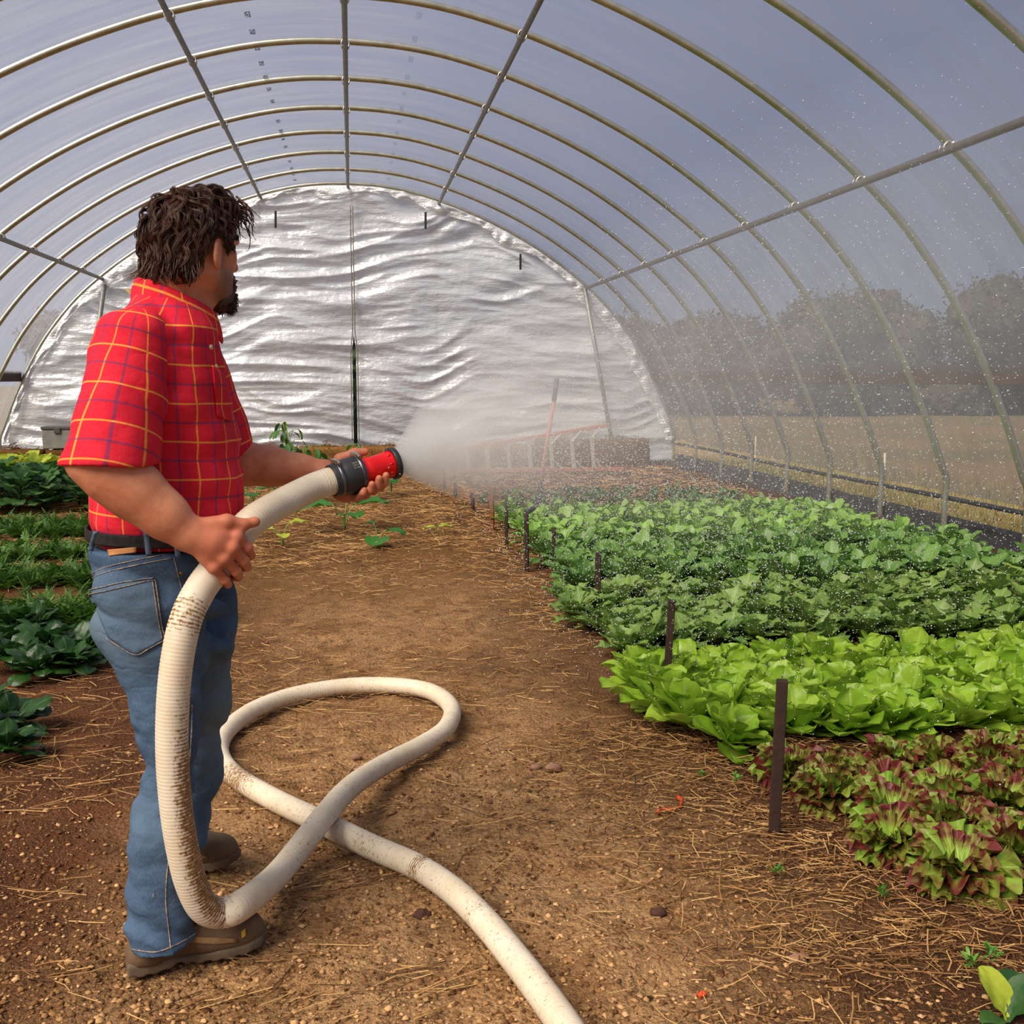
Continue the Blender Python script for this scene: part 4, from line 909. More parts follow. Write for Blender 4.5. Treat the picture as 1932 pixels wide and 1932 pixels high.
# ---- boots
M_BOOT = mat('brown_leather', srgb(112, 88, 62), .75, vary=(18, srgb(82, 62, 44), 5, 2), bump=(80, .3, .003))
M_BOOT2 = mat('tan_suede', srgb(156, 122, 84), .85, vary=(30, srgb(108, 80, 52), 4, 2), bump=(120, .3, .002))
M_SOLE = mat('rubber_sole', srgb(82, 70, 56), .8, vary=(16, srgb(112, 94, 74), 4, 1.8))
M_LACE = mat('lace', srgb(70, 40, 34), .8)
def make_boot(heel, toe, sgn):
    ax = toe-heel; L = np.linalg.norm(ax); ax = ax/L; an = math.atan2(ax[1], ax[0]); o = link('boot', None, man); o.location = heel; o.rotation_euler = (0, 0, an); k = L/.315
    def foot_w(x): return np.interp(x, [0, .04, .10, .16, .22, .27, .30, .315], [.030, .036, .034, .038, .048, .047, .036, .012])
    def solef(P):
        x = P[:, 0]/k; w_ = foot_w(x)+.006; y = P[:, 1]-sgn*.010*np.sin(np.clip(x/.315, 0, 1)*math.pi); toe_up = .020*np.clip((x-.22)/.095, 0, 1)**2
        a = np.maximum(np.abs(y)-w_, np.maximum(-x-.003, x-.318)*.9); top = np.interp(x, [0, .07, .13, .32], [.036, .034, .026, .028])+toe_up*.9
        arch = .010*np.exp(-((x-.115)/.022)**2); tread = .0035*(np.sin(x*190) > .1)*(P[:, 2] < .02)
        return smax(smax(a, P[:, 2]-top, .008), (toe_up+arch+tread)-P[:, 2], .004)
    def upperf(P):
        q = P.copy(); q[:, 0] /= k; x = q[:, 0]; y = q[:, 1]-sgn*.010*np.sin(np.clip(x/.315, 0, 1)*math.pi); Q = np.stack([x, y, q[:, 2]], 1)
        d = rc(Q, (.050, 0, .045), (.060, 0, .12), .043, .038); d = smin(d, rc(Q, (.04, 0, .045), (.16, 0, .050), .041, .043), .03)
        d = smin(d, rc(Q, (.075, 0, .105), (.20, 0, .060), .044, .040), .03); d = smin(d, ell(Q, (.245, 0, .050), (.066, .048, .043)), .03)
        d = smin(d, rc(Q, (.18, 0, .04), (.26, 0, .040), .042, .040), .03); return np.maximum(d, .026-P[:, 2])+.0015*noise3(P*60, 2)
    b = MB(); V, F = mesh_sdf(upperf, (-.02, -.08, .02), (.36, .08, .185), .004); b.add(V, F); up = b.build('upper', M_BOOT, o)
    b = MB(); V, F = mesh_sdf(solef, (-.02, -.08, -.01), (.36, .08, .07), .0036); b.add(V, F); b.build('sole', M_SOLE, o)
    # sewn-on panels
    def panel(name, poly, m, side=-1, lift=.0022):
        b = MB(); n = 16; V = []
        for i in range(n):
            for j in range(n):
                u, w_ = i/(n-1), j/(n-1); tp = np.array([np.interp(u, [p[0] for p in poly[0]], [p[1] for p in poly[0]])]); x = poly[2]+(poly[3]-poly[2])*u
                zt = np.interp(x, [p[0] for p in poly[0]], [p[1] for p in poly[0]]); zb = np.interp(x, [p[0] for p in poly[1]], [p[1] for p in poly[1]]); z = zb+(zt-zb)*w_
                y = side*.11
                for _ in range(40):
                    dd = upperf(np.array([[x, y, z]]))[0]; y -= side*dd*.7
                V.append((x, y, z))
        V = np.array(V); V = V+grad(upperf, V, .003)*lift; b.add(V, [gridf(n, n)]); q = b.build(name, m, o); mm = q.modifiers.new('thick', 'SOLIDIFY'); mm.thickness = .002; mm.offset = 0
    for sd in (-1, 1):
        panel('side_panel', ([(.09, .075), (.13, .082), (.18, .068), (.25, .052)], [(.09, .068), (.15, .062), (.20, .048), (.25, .044)], .09, .25), M_BOOT2, sd)
        panel('heel_patch', ([(.055, .068), (.08, .074), (.105, .066)], [(.055, .066), (.08, .052), (.105, .062)], .055, .105), M_BOOT2, sd)
    if sgn > 0: panel('toe_tag', ([(.262, .066), (.272, .070)], [(.262, .050), (.272, .054)], .262, .272), mat('yellow_tag', srgb(196, 160, 50), .7), -1)
    for t_ in np.linspace(.115, .205, 5):
        pts = []
        for y in np.linspace(-.030, .030, 9):
            z = .19
            for _ in range(40): z -= upperf(np.array([[t_*k+.012*y/.03, y, z]]))[0]*.7
            pts.append((t_*k+.012*y/.03, y, z+.0025))
        b = MB(); b.add(*tube(pts, .0028, 6)); b.build('lace', M_LACE, o)
    return o
hR = gnd(244, 1856); tR = gnd(508, 1796); hR = MR@(hR-MO); tR = MR@(tR-MO); hR[2] = tR[2] = 0.0; shift = np.array([-.012, .052, 0])
make_boot(hR+np.array([-.004, .050, 0]), tR+np.array([-.004, .050, 0]), 1)
tL = MR@(gnd(452, 1640)-MO); tL[2] = 0; tL = tL+np.array([0, .03, 0]); dL = (tR-hR)/np.linalg.norm(tR-hR); dL = np.array([dL[0]*.86+dL[1]*.5, dL[1]*.86-dL[0]*.5, 0]); make_boot(tL-dL*np.linalg.norm(tR-hR)*.98, tL, -1)

# ================================================================== hose with its nozzle
def W(p): return MO+np.asarray(p)@MR
def zg(x, y, z=.036): return gnd(x, y, z)
path = [W(NZ0+NZD*.012), W(NZ0-NZD*.03), W(MP(585, 922, -.020)), W(MP(530, 950, -.105)), W(hA[0]), W(hA[1]), W(hA[2]), W(hA[3]), W(MP(378, 1112, -.262)), W(MP(352, 1165, -.285)), W(MP(335, 1240, -.300)), W(MP(326, 1330, -.305)), W(MP(325, 1430, -.305)),
        W(MP(333, 1530, -.300)), W(MP(346, 1610, -.292)), W(MP(362, 1670, -.278)), W(MP(385, 1712, -.258)), W(MP(418, 1722, -.232)), W(MP(455, 1708, -.205))]
path += [zg(520, 1654, .055), zg(580, 1580, .085), zg(618, 1532, .105), zg(665, 1482, .085), zg(730, 1440, .05), zg(800, 1404), zg(843, 1372), zg(851, 1334), zg(810, 1304), zg(735, 1293), zg(650, 1295), zg(560, 1310), zg(490, 1334), zg(443, 1364), zg(416, 1398), zg(417, 1432), zg(448, 1468), zg(520, 1510), zg(610, 1553), zg(700, 1597), zg(790, 1637), zg(860, 1685), zg(920, 1745), zg(975, 1812), zg(1030, 1884), zg(1072, 1945), zg(1130, 2040)]
HP = spline(path, 1500); ss = np.concatenate([[0], np.cumsum(np.linalg.norm(np.diff(HP, axis=0), axis=1))])
HP = np.stack([np.interp(np.linspace(0, ss[-1], 3200), ss, HP[:, k]) for k in range(3)], 1); ss = np.linspace(0, ss[-1], 3200)
rib = .0009*np.abs(np.sin(ss*math.pi/.0085))
hose_root = empty('hose', (0, 0, 0)); tag(hose_root, 'thick white ribbed water hose, muddy, looped on the soil and held by the man', 'hose')
def hose_extra(t, tc, c):
    at = attr_node(t, 'sheet').outputs['Vector']; s = N(t, 'ShaderNodeSeparateXYZ', ins={0: at}); S, A_, K = s.outputs
    cv = N(t, 'ShaderNodeCombineXYZ', ins={0: mth(t, 'MULTIPLY', S, 3.2), 1: A_, 2: K}).outputs[0]
    n1 = noise_n(t, N(t, 'ShaderNodeMapping', ins={0: tc.outputs['Object'], 3: (9, 9, 9)}).outputs[0], 1.0, 5, .65); n2 = noise_n(t, tc.outputs['Object'], 85, 5, .7); n3 = noise_n(t, tc.outputs['Object'], 240, 2)
    rb = mth(t, 'ABSOLUTE', mth(t, 'SINE', mth(t, 'MULTIPLY', S, math.pi/.0085)))
    base = mixc(t, mrange(t, n1, .3, .7), (*srgb(226, 214, 194), 1), (*srgb(210, 192, 164), 1))
    dirt = mth(t, 'ADD', mth(t, 'MULTIPLY', K, .62), mth(t, 'MULTIPLY', mth(t, 'SUBTRACT', n2, .5), 1.5))
    dirt = mth(t, 'ADD', dirt, mth(t, 'MULTIPLY', mth(t, 'SUBTRACT', .55, rb), mth(t, 'MULTIPLY', K, .45)))
    base = mixc(t, mrange(t, dirt, .30, .52), base, mixc(t, mrange(t, n3, .4, .6), (*srgb(104, 72, 40), 1), (*srgb(158, 120, 72), 1)))
    return base
M_HOSE = mat('white_ribbed_hose', rough=.48, spec=.4, extra=hose_extra)
SEG = 28; Vh, Fh = tube(HP, HOSE_R-.0008+rib, SEG); th = np.tile(np.arange(SEG), 3200)
ctr = np.repeat(HP, SEG, 0); nrmv = Vh[:3200*SEG]-ctr; nrmv /= np.linalg.norm(nrmv, axis=1)[:, None]; S3 = np.repeat(ss, SEG)
def sat(px, py):      # arc length of the hose point nearest to a picture point
    q = HP-CAMP; x = CX+FPX*(q@RT)/(q@FW); y = CX-FPX*(q@UP)/(q@FW); return ss[np.argmin((x-px)**2+(y-py)**2)]
s_hand, s_band, s_mid, s_bot, s_gr = sat(404, 1076), sat(352, 1165), sat(325, 1330), sat(350, 1640), sat(440, 1716)
K = np.interp(S3, [0, s_hand, s_band-.06, s_band-.03, s_band+.02, s_band+.05, s_mid-.10, s_mid+.1, s_bot-.25, s_bot, s_gr-.10, s_gr, s_gr+.3, s_gr+.9, 99], [.05, .05, .10, .62, .66, .10, .30, .75, 1.0, 1.15, 1.1, .36, .46, .46, .46])
rightface = np.clip((nrmv@MU)*.9+.45, 0, 1); dirtm = np.where((S3 > s_band+.05) & (S3 < s_gr-.05), rightface*1.05, 1.0); topm = np.where(S3 > s_gr, .65+.5*np.clip(-nrmv[:, 2], 0, 1), 1.0)
K = K*dirtm*topm
for (px, py), wd, am in (((455, 1474), .13, .9), ((570, 1535), .10, .35), ((797, 1641), .035, .8), ((905, 1730), .05, .5), ((700, 1600), .12, .45)):
    K = np.maximum(K, am*np.exp(-((S3-sat(px, py))/wd)**2))
at = np.stack([S3, np.tile(np.arange(SEG)/SEG, 3200), K], 1); at = np.concatenate([at, at[:1], at[-1:]])
b = MB(); b.add(Vh, Fh, at=at); b.build('tube', M_HOSE, hose_root, attr='sheet')
# coupling, clamps, red nozzle, rubber rim
def lathe(prof, seg=40):      # (t along nozzle, radius)
    V = []; a = np.arange(seg)*2*math.pi/seg
    for t_, r in prof: V.append(NZ0+NZD*t_+(NZN*np.cos(a)[:, None]+NZS*np.sin(a)[:, None])*r)
    n = len(prof); V = np.concatenate(V); i = np.arange(n-1)[:, None]*seg; j = np.arange(seg)[None]; k = (j+1) % seg
    return np.array([W(p) for p in V]), [np.stack([i+j, i+seg+j, i+seg+k, i+k], -1).reshape(-1, 4)]
M_RUB = mat('black_rubber', (.018, .02, .023), .45, vary=(30, (.035, .037, .04), 4, 2)); M_STEEL = mat('clamp_band', srgb(120, 122, 126), .35, .9, vary=(20, srgb(70, 72, 76), 4, 2))
M_RED = mat('red_plastic', srgb(220, 16, 18), .3, spec=.5)
L = NZL
b = MB(); b.add(*lathe([(-.012, .0365), (-.014, .041), (-.010, .0425), (.012, .0430), (.020, .0455), (.030, .0475), (.060, .0475), (.068, .0470), (.070, .040), (.070, .030)])); cp = b.build('coupling', M_RUB, hose_root)
# faint print on the coupling
b = MB()
for r in range(3):
    for k in range(7):
        if (k*5+r*3) % 7 in (2,): continue
        a0 = 40+r*9; t0 = .040+k*.0026; p = [nz(t0, a0, .0478), nz(t0+.0018, a0, .0478), nz(t0+.0018, a0+4+(k % 3), .0478), nz(t0, a0+4+(k % 3), .0478)]; b.add([W(x) for x in p], [[(0, 1, 2, 3)]])
b.build('print', mat('pale_print', srgb(120, 118, 100), .8), cp)
for t0, r in ((.001, .0445), (.058, .0485)):
    b = MB(); b.add(*lathe([(t0, r-.002), (t0, r), (t0+.012, r), (t0+.012, r-.002)])); c = b.build('hose_clamp', M_STEEL, hose_root)
    b = MB(); b.add(*bar(W(nz(t0+.006, -18, r+.006)), W(nz(t0+.006, 22, r+.006)), .012, .010, MR.T@NZD)); b.add(*tube([W(nz(t0+.006, 18, r+.007)), W(nz(t0+.006, 36, r+.009))], .005, 8)); bevel(b.build('clamp_screw', mat('bright_steel', srgb(190, 184, 170), .3, .9), c, smooth=False), .0015)
b = MB(); b.add(*lathe([(.066, .030), (.070, .036), (.075, .0365), (.079, .0345), (.086, .0345), (.088, .0355), (.104, .0355), (.106, .0345), (L-.010, .0350), (L-.004, .036), (L-.004, .02), (L-.03, .012)])); rn = b.build('nozzle', M_RED, hose_root)
for a in range(0, 360, 40):
    b = MB(); b.add(*tube([W(nz(L-.026, a, .0345)), W(nz(L-.014, a, .0352))], .0022, 6)); b.build('lug', M_RED, rn)
b = MB(); b.add(*lathe([(L-.006, .0350), (L-.008, .041), (L-.006, .0435), (L+.004, .0440), (L+.008, .042), (L+.006, .034), (L-.002, .030)])); b.build('rim', M_RUB, hose_root)
# ================================================================== crops
def leaf(b, base, az, elev, L, Wd, prof, nu=7, nv=5, bend=.6, cup=.25, ruff=0.0, rf=6, stalk=0.0, twist=0.0, mi=0, rnd=None, lobes=None):
    """one blade: leaves the base at azimuth az and elevation elev, bends down along its length"""
    rnd = random.random() if rnd is None else rnd
    u = np.sin(np.linspace(0, 1, nu)*math.pi/2)*.35+np.linspace(0, 1, nu)*.65; ang = elev-bend*u**1.4; st = L*np.diff(u); x = np.concatenate([[0], np.cumsum(np.cos(ang[:-1])*st)]); z = np.concatenate([[0], np.cumsum(np.sin(ang[:-1])*st)])
    w = Wd*.5*np.array([prof(q) for q in u]); s = np.linspace(-1, 1, nv); nx, nz = -np.sin(ang), np.cos(ang)
    U, S = np.meshgrid(u, s, indexing='ij'); wd = w[:, None]*S
    if lobes is not None: wd = wd*(1+lobes*np.sin(U*rf*6.28+rnd*9)*np.abs(S)**2)
    h = cup*np.abs(wd)*np.abs(S)+ruff*np.abs(S)**1.5*np.sin(U*rf*6.28+S*2.2+rnd*20)*Wd+.04*Wd*np.sin(U*9+S*5+rnd*7)+.022*Wd*np.sin(U*23+rnd*5)*np.cos(S*6+rnd*11)
    tw = twist*U; lx = x[:, None]+nx[:, None]*h; ly = wd*np.cos(tw)+.04*L*np.sin(U*2+rnd*9)*0; lz = z[:, None]+nz[:, None]*h+wd*np.sin(tw)
    c, sn = math.cos(az), math.sin(az); V = np.stack([base[0]+lx*c-ly*sn, base[1]+lx*sn+ly*c, base[2]+lz], -1).reshape(-1, 3)
    b.add(V, [gridf(nu, nv)], mi, np.stack([U, np.abs(S), 0*U+rnd], -1).reshape(-1, 3))
def leafmat(name, c1, c2, edge=None, rough=.38, trans=.28, rib=None, spec=.4, freck=None):
    def ex(t, tc, c):
        at = attr_node(t, 'sheet').outputs['Vector']; s = N(t, 'ShaderNodeSeparateXYZ', ins={0: at}); n = noise_n(t, tc.outputs['Object'], 22, 4)
        oi = N(t, 'ShaderNodeObjectInfo').outputs['Random']
        k = mth(t, 'ADD', mth(t, 'MULTIPLY', n, .5), mth(t, 'ADD', mth(t, 'MULTIPLY', s.outputs[2], .45), mth(t, 'MULTIPLY', oi, .25)))
        base = mixc(t, mrange(t, k, .25, .95), (*c1, 1), (*c2, 1))
        if rib: base = mixc(t, mrange(t, s.outputs[1], .10, .0, 0, .7), base, (*rib, 1))
        if edge:
            m = mth(t, 'ADD', mth(t, 'MULTIPLY', s.outputs[0], .75), mth(t, 'ADD', mth(t, 'MULTIPLY', s.outputs[1], .30), mth(t, 'MULTIPLY', mth(t, 'SUBTRACT', n, .5), 1.5)))
            base = mixc(t, mrange(t, mth(t, 'ADD', m, mth(t, 'MULTIPLY', mth(t, 'SUBTRACT', s.outputs[2], .5), .5)), edge[1], edge[2]), base, (*edge[0], 1))
        return base
    return mat(name, rough=rough, spec=spec, trans=trans, extra=ex, bump=(70, .25, .004))
def obov(u): return max(.07, u**.8*(1-u)**.45/.4417)
broad = lambda u: (math.sin(min(1, u*1.06)*math.pi)**.55 if u > .22 else .30+.55*u) if u < .98 else .16
def oval(u): return max(.05, .20+.0*u if u < .18 else math.sin(min(1.0, .10+u*.88)*math.pi)**.6)
def fan(u): return .30+.70*min(1, u*1.5)**1.2 if u < .9 else .90
def spoon(u): return .10 if u < .27 else max(.10, obov((u-.27)/.73))
def variants(name, fn, m, n):
    out = []
    for k in range(n):
        b = MB(); random.seed(100+k); fn(b); out.append(b.mesh(name, m, attr='sheet'))
    return out
def plant_romaine(b):
    n = random.randint(16, 20)
    for i in range(n):
        f = i/n; leaf(b, (random.uniform(-.02, .02), random.uniform(-.02, .02), .02), i*2.4+random.uniform(-.3, .3), math.radians(10+66*f+random.uniform(-10, 10)), random.uniform(.17, .22)*(1-.15*f), random.uniform(.120, .165)*(1-.2*f), obov, 10, 9, random.uniform(-.1, .55), .34, .022, 2.2)
def frill(b, base, az, elev, R, spread, amp, rnd):
    """fan-shaped blade whose margin is thrown into frills"""
    nr, na = 6, 73; r = np.linspace(.06, 1, nr)**.85; th = np.linspace(-spread, spread, na); Rr, Th = np.meshgrid(r, th, indexing='ij')
    Rr2 = Rr*(1-.28*(Th/spread)**2+.05*np.sin(Th*17+rnd*30)); x = Rr2*np.cos(Th)*R; y = Rr2*np.sin(Th)*R*.85
    z = R*(amp*Rr**2.2*np.sin(Th*13+rnd*40)+amp*.8*Rr**4*np.sin(Th*29+rnd*70)+.25*Rr**2*(np.abs(Th)/spread)**2-.22*Rr**2); y = y+R*.10*Rr**4*np.cos(Th*13+rnd*40)
    c, s_ = math.cos(elev), math.sin(elev); X2 = x*c-z*s_; Z2 = x*s_+z*c; ca, sa = math.cos(az), math.sin(az)
    V = np.stack([base[0]+X2*ca-y*sa, base[1]+X2*sa+y*ca, base[2]+Z2], -1).reshape(-1, 3); b.add(V, [gridf(nr, na)], 0, np.stack([Rr, .25*np.abs(Th)/spread+.1, 0*Rr+rnd], -1).reshape(-1, 3))
def plant_red(b):
    n = random.randint(42, 48)
    for i in range(n):
        f = i/n; a = i*2.4+random.uniform(-.4, .4); frill(b, (.03*math.cos(a)*random.random(), .03*math.sin(a)*random.random(), .015+.03*f), a, math.radians(8+72*f+random.uniform(-12, 12)), random.uniform(.080, .135)*(1-.30*f), random.uniform(.9, 1.3), random.uniform(.10, .17), random.random())
def plant_oak(b):
    n = random.randint(14, 18)
    for i in range(n):
        f = i/n; leaf(b, (0, 0, .02), i*2.4+random.uniform(-.4, .4), math.radians(20+55*f+random.uniform(-12, 12)), random.uniform(.16, .23)*(1-.15*f), random.uniform(.07, .11), lambda u: oval(u), 13, 5, random.uniform(.3, 1.1), .2, .03, 3, lobes=.55)
def plant_mustard(b):
    n = random.randint(16, 20)
    for i in range(n):
        f = i/n; leaf(b, (0, 0, .02), i*2.4+random.uniform(-.4, .4), math.radians(30+48*f+random.uniform(-12, 12)), random.uniform(.17, .25), random.uniform(.075, .11), spoon, 8, 5, random.uniform(.4, 1.3), .2, .03, 2.5)
def plant_spinach(b):
    n = random.randint(13, 17)
    for i in range(n):
        f = i/n; leaf(b, (0, 0, .015), i*2.4+random.uniform(-.4, .4), math.radians(14+60*f+random.uniform(-8, 8)), random.uniform(.14, .20), random.uniform(.09, .125), spoon, 11, 9, random.uniform(.5, 1.2), -.12, .05, 2.6)
def plant_carrot(b):
    for i in range(22):
        az = i*2.4; el = math.radians(random.uniform(35, 80)); L = random.uniform(.14, .24); bend = random.uniform(.5, 1.2); p = np.array([random.uniform(-.03, .03), random.uniform(-.03, .03), 0.0]); d = None
        for s in range(1, 9):
            a = el-bend*(s/8)**1.3; q = p+np.array([math.cos(az)*math.cos(a), math.sin(az)*math.cos(a), math.sin(a)])*L/8; sd = np.array([-math.sin(az), math.cos(az), .25])
            w = .004+.030*math.sin(min(1, s/8*1.05)*math.pi); r = random.random()
            for sg in (-1, 1):
                for m_ in (.0, .5):
                    o = p+(q-p)*m_; e_ = o+sd*sg*w*np.array([1, 1, random.uniform(-.6, 1)])+(q-p)*.8; b.add([o, (o+e_)/2+np.array([0, 0, .006])+(q-p)*.3, e_, (o+e_)/2-(q-p)*.25], [[(0, 1, 2, 3)]], 0, [(s/8, 0, r)]*4)
            p = q
def plant_kale(b):
    for i in range(16):
        f = i/16; leaf(b, (0, 0, .05+.22*f), i*2.4, math.radians(25+45*f+random.uniform(-10, 10)), random.uniform(.22, .32)*(1-.2*f), random.uniform(.16, .22)*(1-.2*f), spoon, 8, 7, random.uniform(.6, 1.3), .2, .06, 2.5)
    b.add(*tube([(0, 0, 0), (0, 0, .15), (.01, 0, .30)], [.014, .011, .007], 6))
def plant_arugula(b):
    for i in range(14): leaf(b, (random.uniform(-.04, .04), random.uniform(-.04, .04), 0), i*2.4, math.radians(random.uniform(35, 80)), random.uniform(.09, .15), random.uniform(.025, .045), spoon, 6, 3, random.uniform(.4, 1.2), .1)
M_ROM = leafmat('lettuce_green', srgb(122, 166, 40), srgb(170, 200, 70), rib=srgb(190, 206, 120), rough=.34)
M_RED = leafmat('red_lettuce', srgb(118, 156, 48), srgb(172, 192, 82), edge=(srgb(112, 46, 42), .42, .92), rough=.45)
M_OAK = leafmat('oak_lettuce', srgb(84, 120, 50), srgb(136, 166, 78), edge=(srgb(84, 66, 52), .98, 1.3), rib=srgb(170, 186, 120), rough=.42)
M_MUS = leafmat('mustard_green', srgb(80, 120, 52), srgb(122, 160, 76), rib=srgb(160, 186, 116))
M_MUS2 = leafmat('pale_mustard', srgb(112, 156, 58), srgb(150, 188, 86), rib=srgb(182, 204, 132))
M_SPI = leafmat('spinach_green', srgb(24, 56, 22), srgb(52, 90, 36), rib=srgb(80, 116, 54), rough=.33)
M_CAR = leafmat('carrot_leaf', srgb(50, 92, 30), srgb(92, 132, 48), rough=.6)
M_KAL = leafmat('kale_green', srgb(38, 76, 36), srgb(72, 112, 52), rough=.5)
M_YEL = leafmat('yellow_green_leaf', srgb(150, 170, 48), srgb(190, 200, 70), rough=.5)
M_ARU = leafmat('arugula', srgb(52, 92, 44), srgb(86, 124, 58), rough=.5)
def bed(meshes, name, label, cat, group, spots, sc=(.85, 1.2), seed=1, tilt=.12, z=.012):
    R_ = np.random.default_rng(seed); out = []
    for x, y in spots:
        o = link(name, meshes[R_.integers(len(meshes))]); s = R_.uniform(*sc); o.location = (x, y, z); o.scale = (s, s, s*R_.uniform(.9, 1.1)); o.rotation_euler = (R_.normal()*tilt, R_.normal()*tilt, R_.uniform(0, 6.28)); tag(o, label, cat, group); out.append(o)
    return out
def rows(x0, x1, y0, y1, dx, dy, jit, seed, keep=None):
    R_ = np.random.default_rng(seed); S = []
    for i, y in enumerate(np.arange(y0, y1, dy)):
        for x in np.arange(x0+(i % 2)*dx/2, x1, dx):
            p = (x+R_.normal()*jit, y+R_.normal()*jit)
            if keep is None or keep(*p): S.append(p)
    return S
inview = lambda x, y: x < y*.76+.55
V_ = variants('red_leaf_lettuce', plant_red, M_RED, 4)
bed(V_, 'red_leaf_lettuce', 'frilly red and green leaf lettuce in the bed beside the nearest stake', 'lettuce', 'red leaf lettuces in the nearest bed', rows(1.47, 3.3, 2.64, 3.50, .19, .18, .02, 1, lambda x, y: inview(x, y) and x > 1.47+.30*max(0, 2.9-y)), (.95, 1.25), 1)
V_ = variants('lettuce', plant_romaine, M_ROM, 5)
bed(V_, 'lettuce', 'bright green smooth-leaved lettuce in the bed behind the red lettuce', 'lettuce', 'bright green lettuces in the second bed', rows(1.24, 4.0, 3.82, 4.66, .165, .165, .02, 2, lambda x, y: inview(x, y) and (x > 1.30 or y > 4.0)), (.85, 1.1), 2)
V_ = variants('oak_leaf_lettuce', plant_oak, M_OAK, 5)
bed(V_, 'oak_leaf_lettuce', 'lobed grey-green oak leaf lettuce in the bed behind the bright green lettuce', 'lettuce', 'oak leaf lettuces in the third bed', rows(1.30, 4.9, 5.20, 6.45, .20, .18, .025, 3, lambda x, y: inview(x, y) and x > 1.20+.25*(5.6-y)), (.85, 1.2), 3)
V_ = variants('mustard_plant', plant_mustard, M_MUS, 5)
bed(V_, 'mustard_plant', 'mid green mustard plant in the bed under the spray', 'mustard', 'mustard greens in the fourth bed', rows(1.45, 4.85, 6.62, 8.2, .215, .20, .025, 4, lambda x, y: inview(x, y) and not (x > 4.0 and 7.0 < y < 7.35)), (.85, 1.2), 4)
V_ = variants('salad_green', plant_mustard, M_MUS2, 5)
bed(V_, 'salad_green', 'light green broad-leaved salad plant in the far bed', 'salad', 'light green salad plants in the fifth bed', rows(1.50, 4.75, 8.45, 10.2, .225, .21, .025, 5), (.85, 1.2), 5)
V_ = variants('arugula_plant', plant_arugula, M_ARU, 4)
bed(V_, 'arugula_plant', 'small dark green plant in the wet bed behind the light green salad', 'arugula', 'small plants in the wettest bed', rows(1.55, 4.5, 10.9, 12.6, .22, .24, .04, 6), (.7, 1.1), 6)
# left side
V_ = variants('spinach_plant', plant_spinach, M_SPI, 4)
lf = lambda px, py: tuple(gnd(px, py)[:2])
bed(V_, 'spinach_plant', 'dark green spinach plant in the patch level with the hips of the man', 'spinach', 'spinach plants in the larger patch', [lf(18, 1262), lf(72, 1278), lf(132, 1268), lf(168, 1240), lf(40, 1222), lf(96, 1232), lf(140, 1222), lf(20, 1196), lf(70, 1196)], (.95, 1.15), 7)
bed(V_, 'spinach_plant', 'dark green spinach plant at the left edge, level with the knees of the man', 'spinach', 'spinach plants in the smaller patch', [lf(22, 1378), lf(10, 1432), lf(-30, 1400), lf(-40, 1350)], (.85, 1.0), 8)
V_ = variants('carrot_plant', plant_carrot, M_CAR, 4)
sp = []
for yy, x0 in ((6.35, -2.2), (6.52, -2.2), (7.55, -2.6), (7.75, -2.6), (8.6, -3.0), (8.8, -3.0), (9.85, -3.4), (10.1, -3.4), (10.35, -3.4)): sp += [(x+RNG.normal()*.03, yy+RNG.normal()*.04) for x in np.arange(x0, x0+1.35, .13)]
bed(V_, 'carrot_plant', 'feathery green carrot top in the rows left of the man', 'carrot', 'carrot tops in the rows left of the man', sp, (.8, 1.25), 9, .1, 0.0)
V_ = variants('kale_plant', plant_kale, M_KAL, 4)
bed(V_, 'kale_plant', 'tall dark leafy kale plant behind the carrot rows', 'kale', 'kale plants behind the carrot rows', rows(-5.0, -2.4, 11.9, 13.6, .36, .42, .05, 10), (.9, 1.15), 10)
bed(variants('squash_plant', plant_kale, M_YEL, 3), 'squash_plant', 'yellow-green leafy squash plant behind the kale', 'squash', 'yellow-green squash plants behind the kale', rows(-5.1, -2.6, 14.3, 15.0, .36, .4, .05, 11), (.95, 1.15), 11)
# single plants on the straw beyond the man
M_SQ = leafmat('squash_leaf', srgb(34, 92, 34), srgb(70, 132, 48), rough=.45); M_STEM = mat('plant_stem', srgb(120, 146, 70), .6)
def disc(u): return max(.08, math.sin(min(1, .16+u*.82)*math.pi)**.55)
def squash(px, py, h, lvs, label, m=None, name='squash_seedling'):
    p = gnd(px, py); o = empty(name, (p[0], p[1], 0)); tag(o, label, 'squash'); st = MB()
    for i, (dx, dy, dz, L, az) in enumerate(lvs):
        e_ = np.array([dx, dy, dz])*h; st.add(*tube(spline([(0, 0, 0), e_*np.array([.4, .4, .7]), e_], 7), .008*h+.003, 6)); b = MB(); random.seed(i*3+int(px)); leaf(b, e_, az, random.uniform(-.15, .3), L*h, L*h*1.05, disc, 7, 7, .5, .12, .03, 2); b.build('leaf', m or M_SQ, o, attr='sheet')
    st.build('stem', M_STEM, o)
squash(650, 1000, .40, [(-.30, 0, .62, .85, 3.3), (.30, .1, .60, .75, .1), (.0, -.25, .40, .6, -1.0), (.1, .2, .75, .5, 1.2)], 'squash plant with large dark leaves on the straw below the nozzle')
squash(533, 1030, .22, [(-.35, 0, .7, .8, 3.2), (.3, .0, .9, .7, .2), (.0, -.2, .5, .5, -1.3)], 'small squash seedling with a yellowing leaf at the edge of the bare soil', M_YEL)
squash(713, 1028, .24, [(-.15, 0, .8, .5, 2.6), (.35, .0, .55, .7, -.4), (.1, -.2, .3, .9, -1.9)], 'small drooping squash seedling right of the large-leaved squash plant')
squash(826, 1006, .16, [(.1, 0, .4, .9, .3), (-.2, 0, .4, .7, 3.0)], 'tiny pale green seedling on the straw left of the stakes', M_YEL)
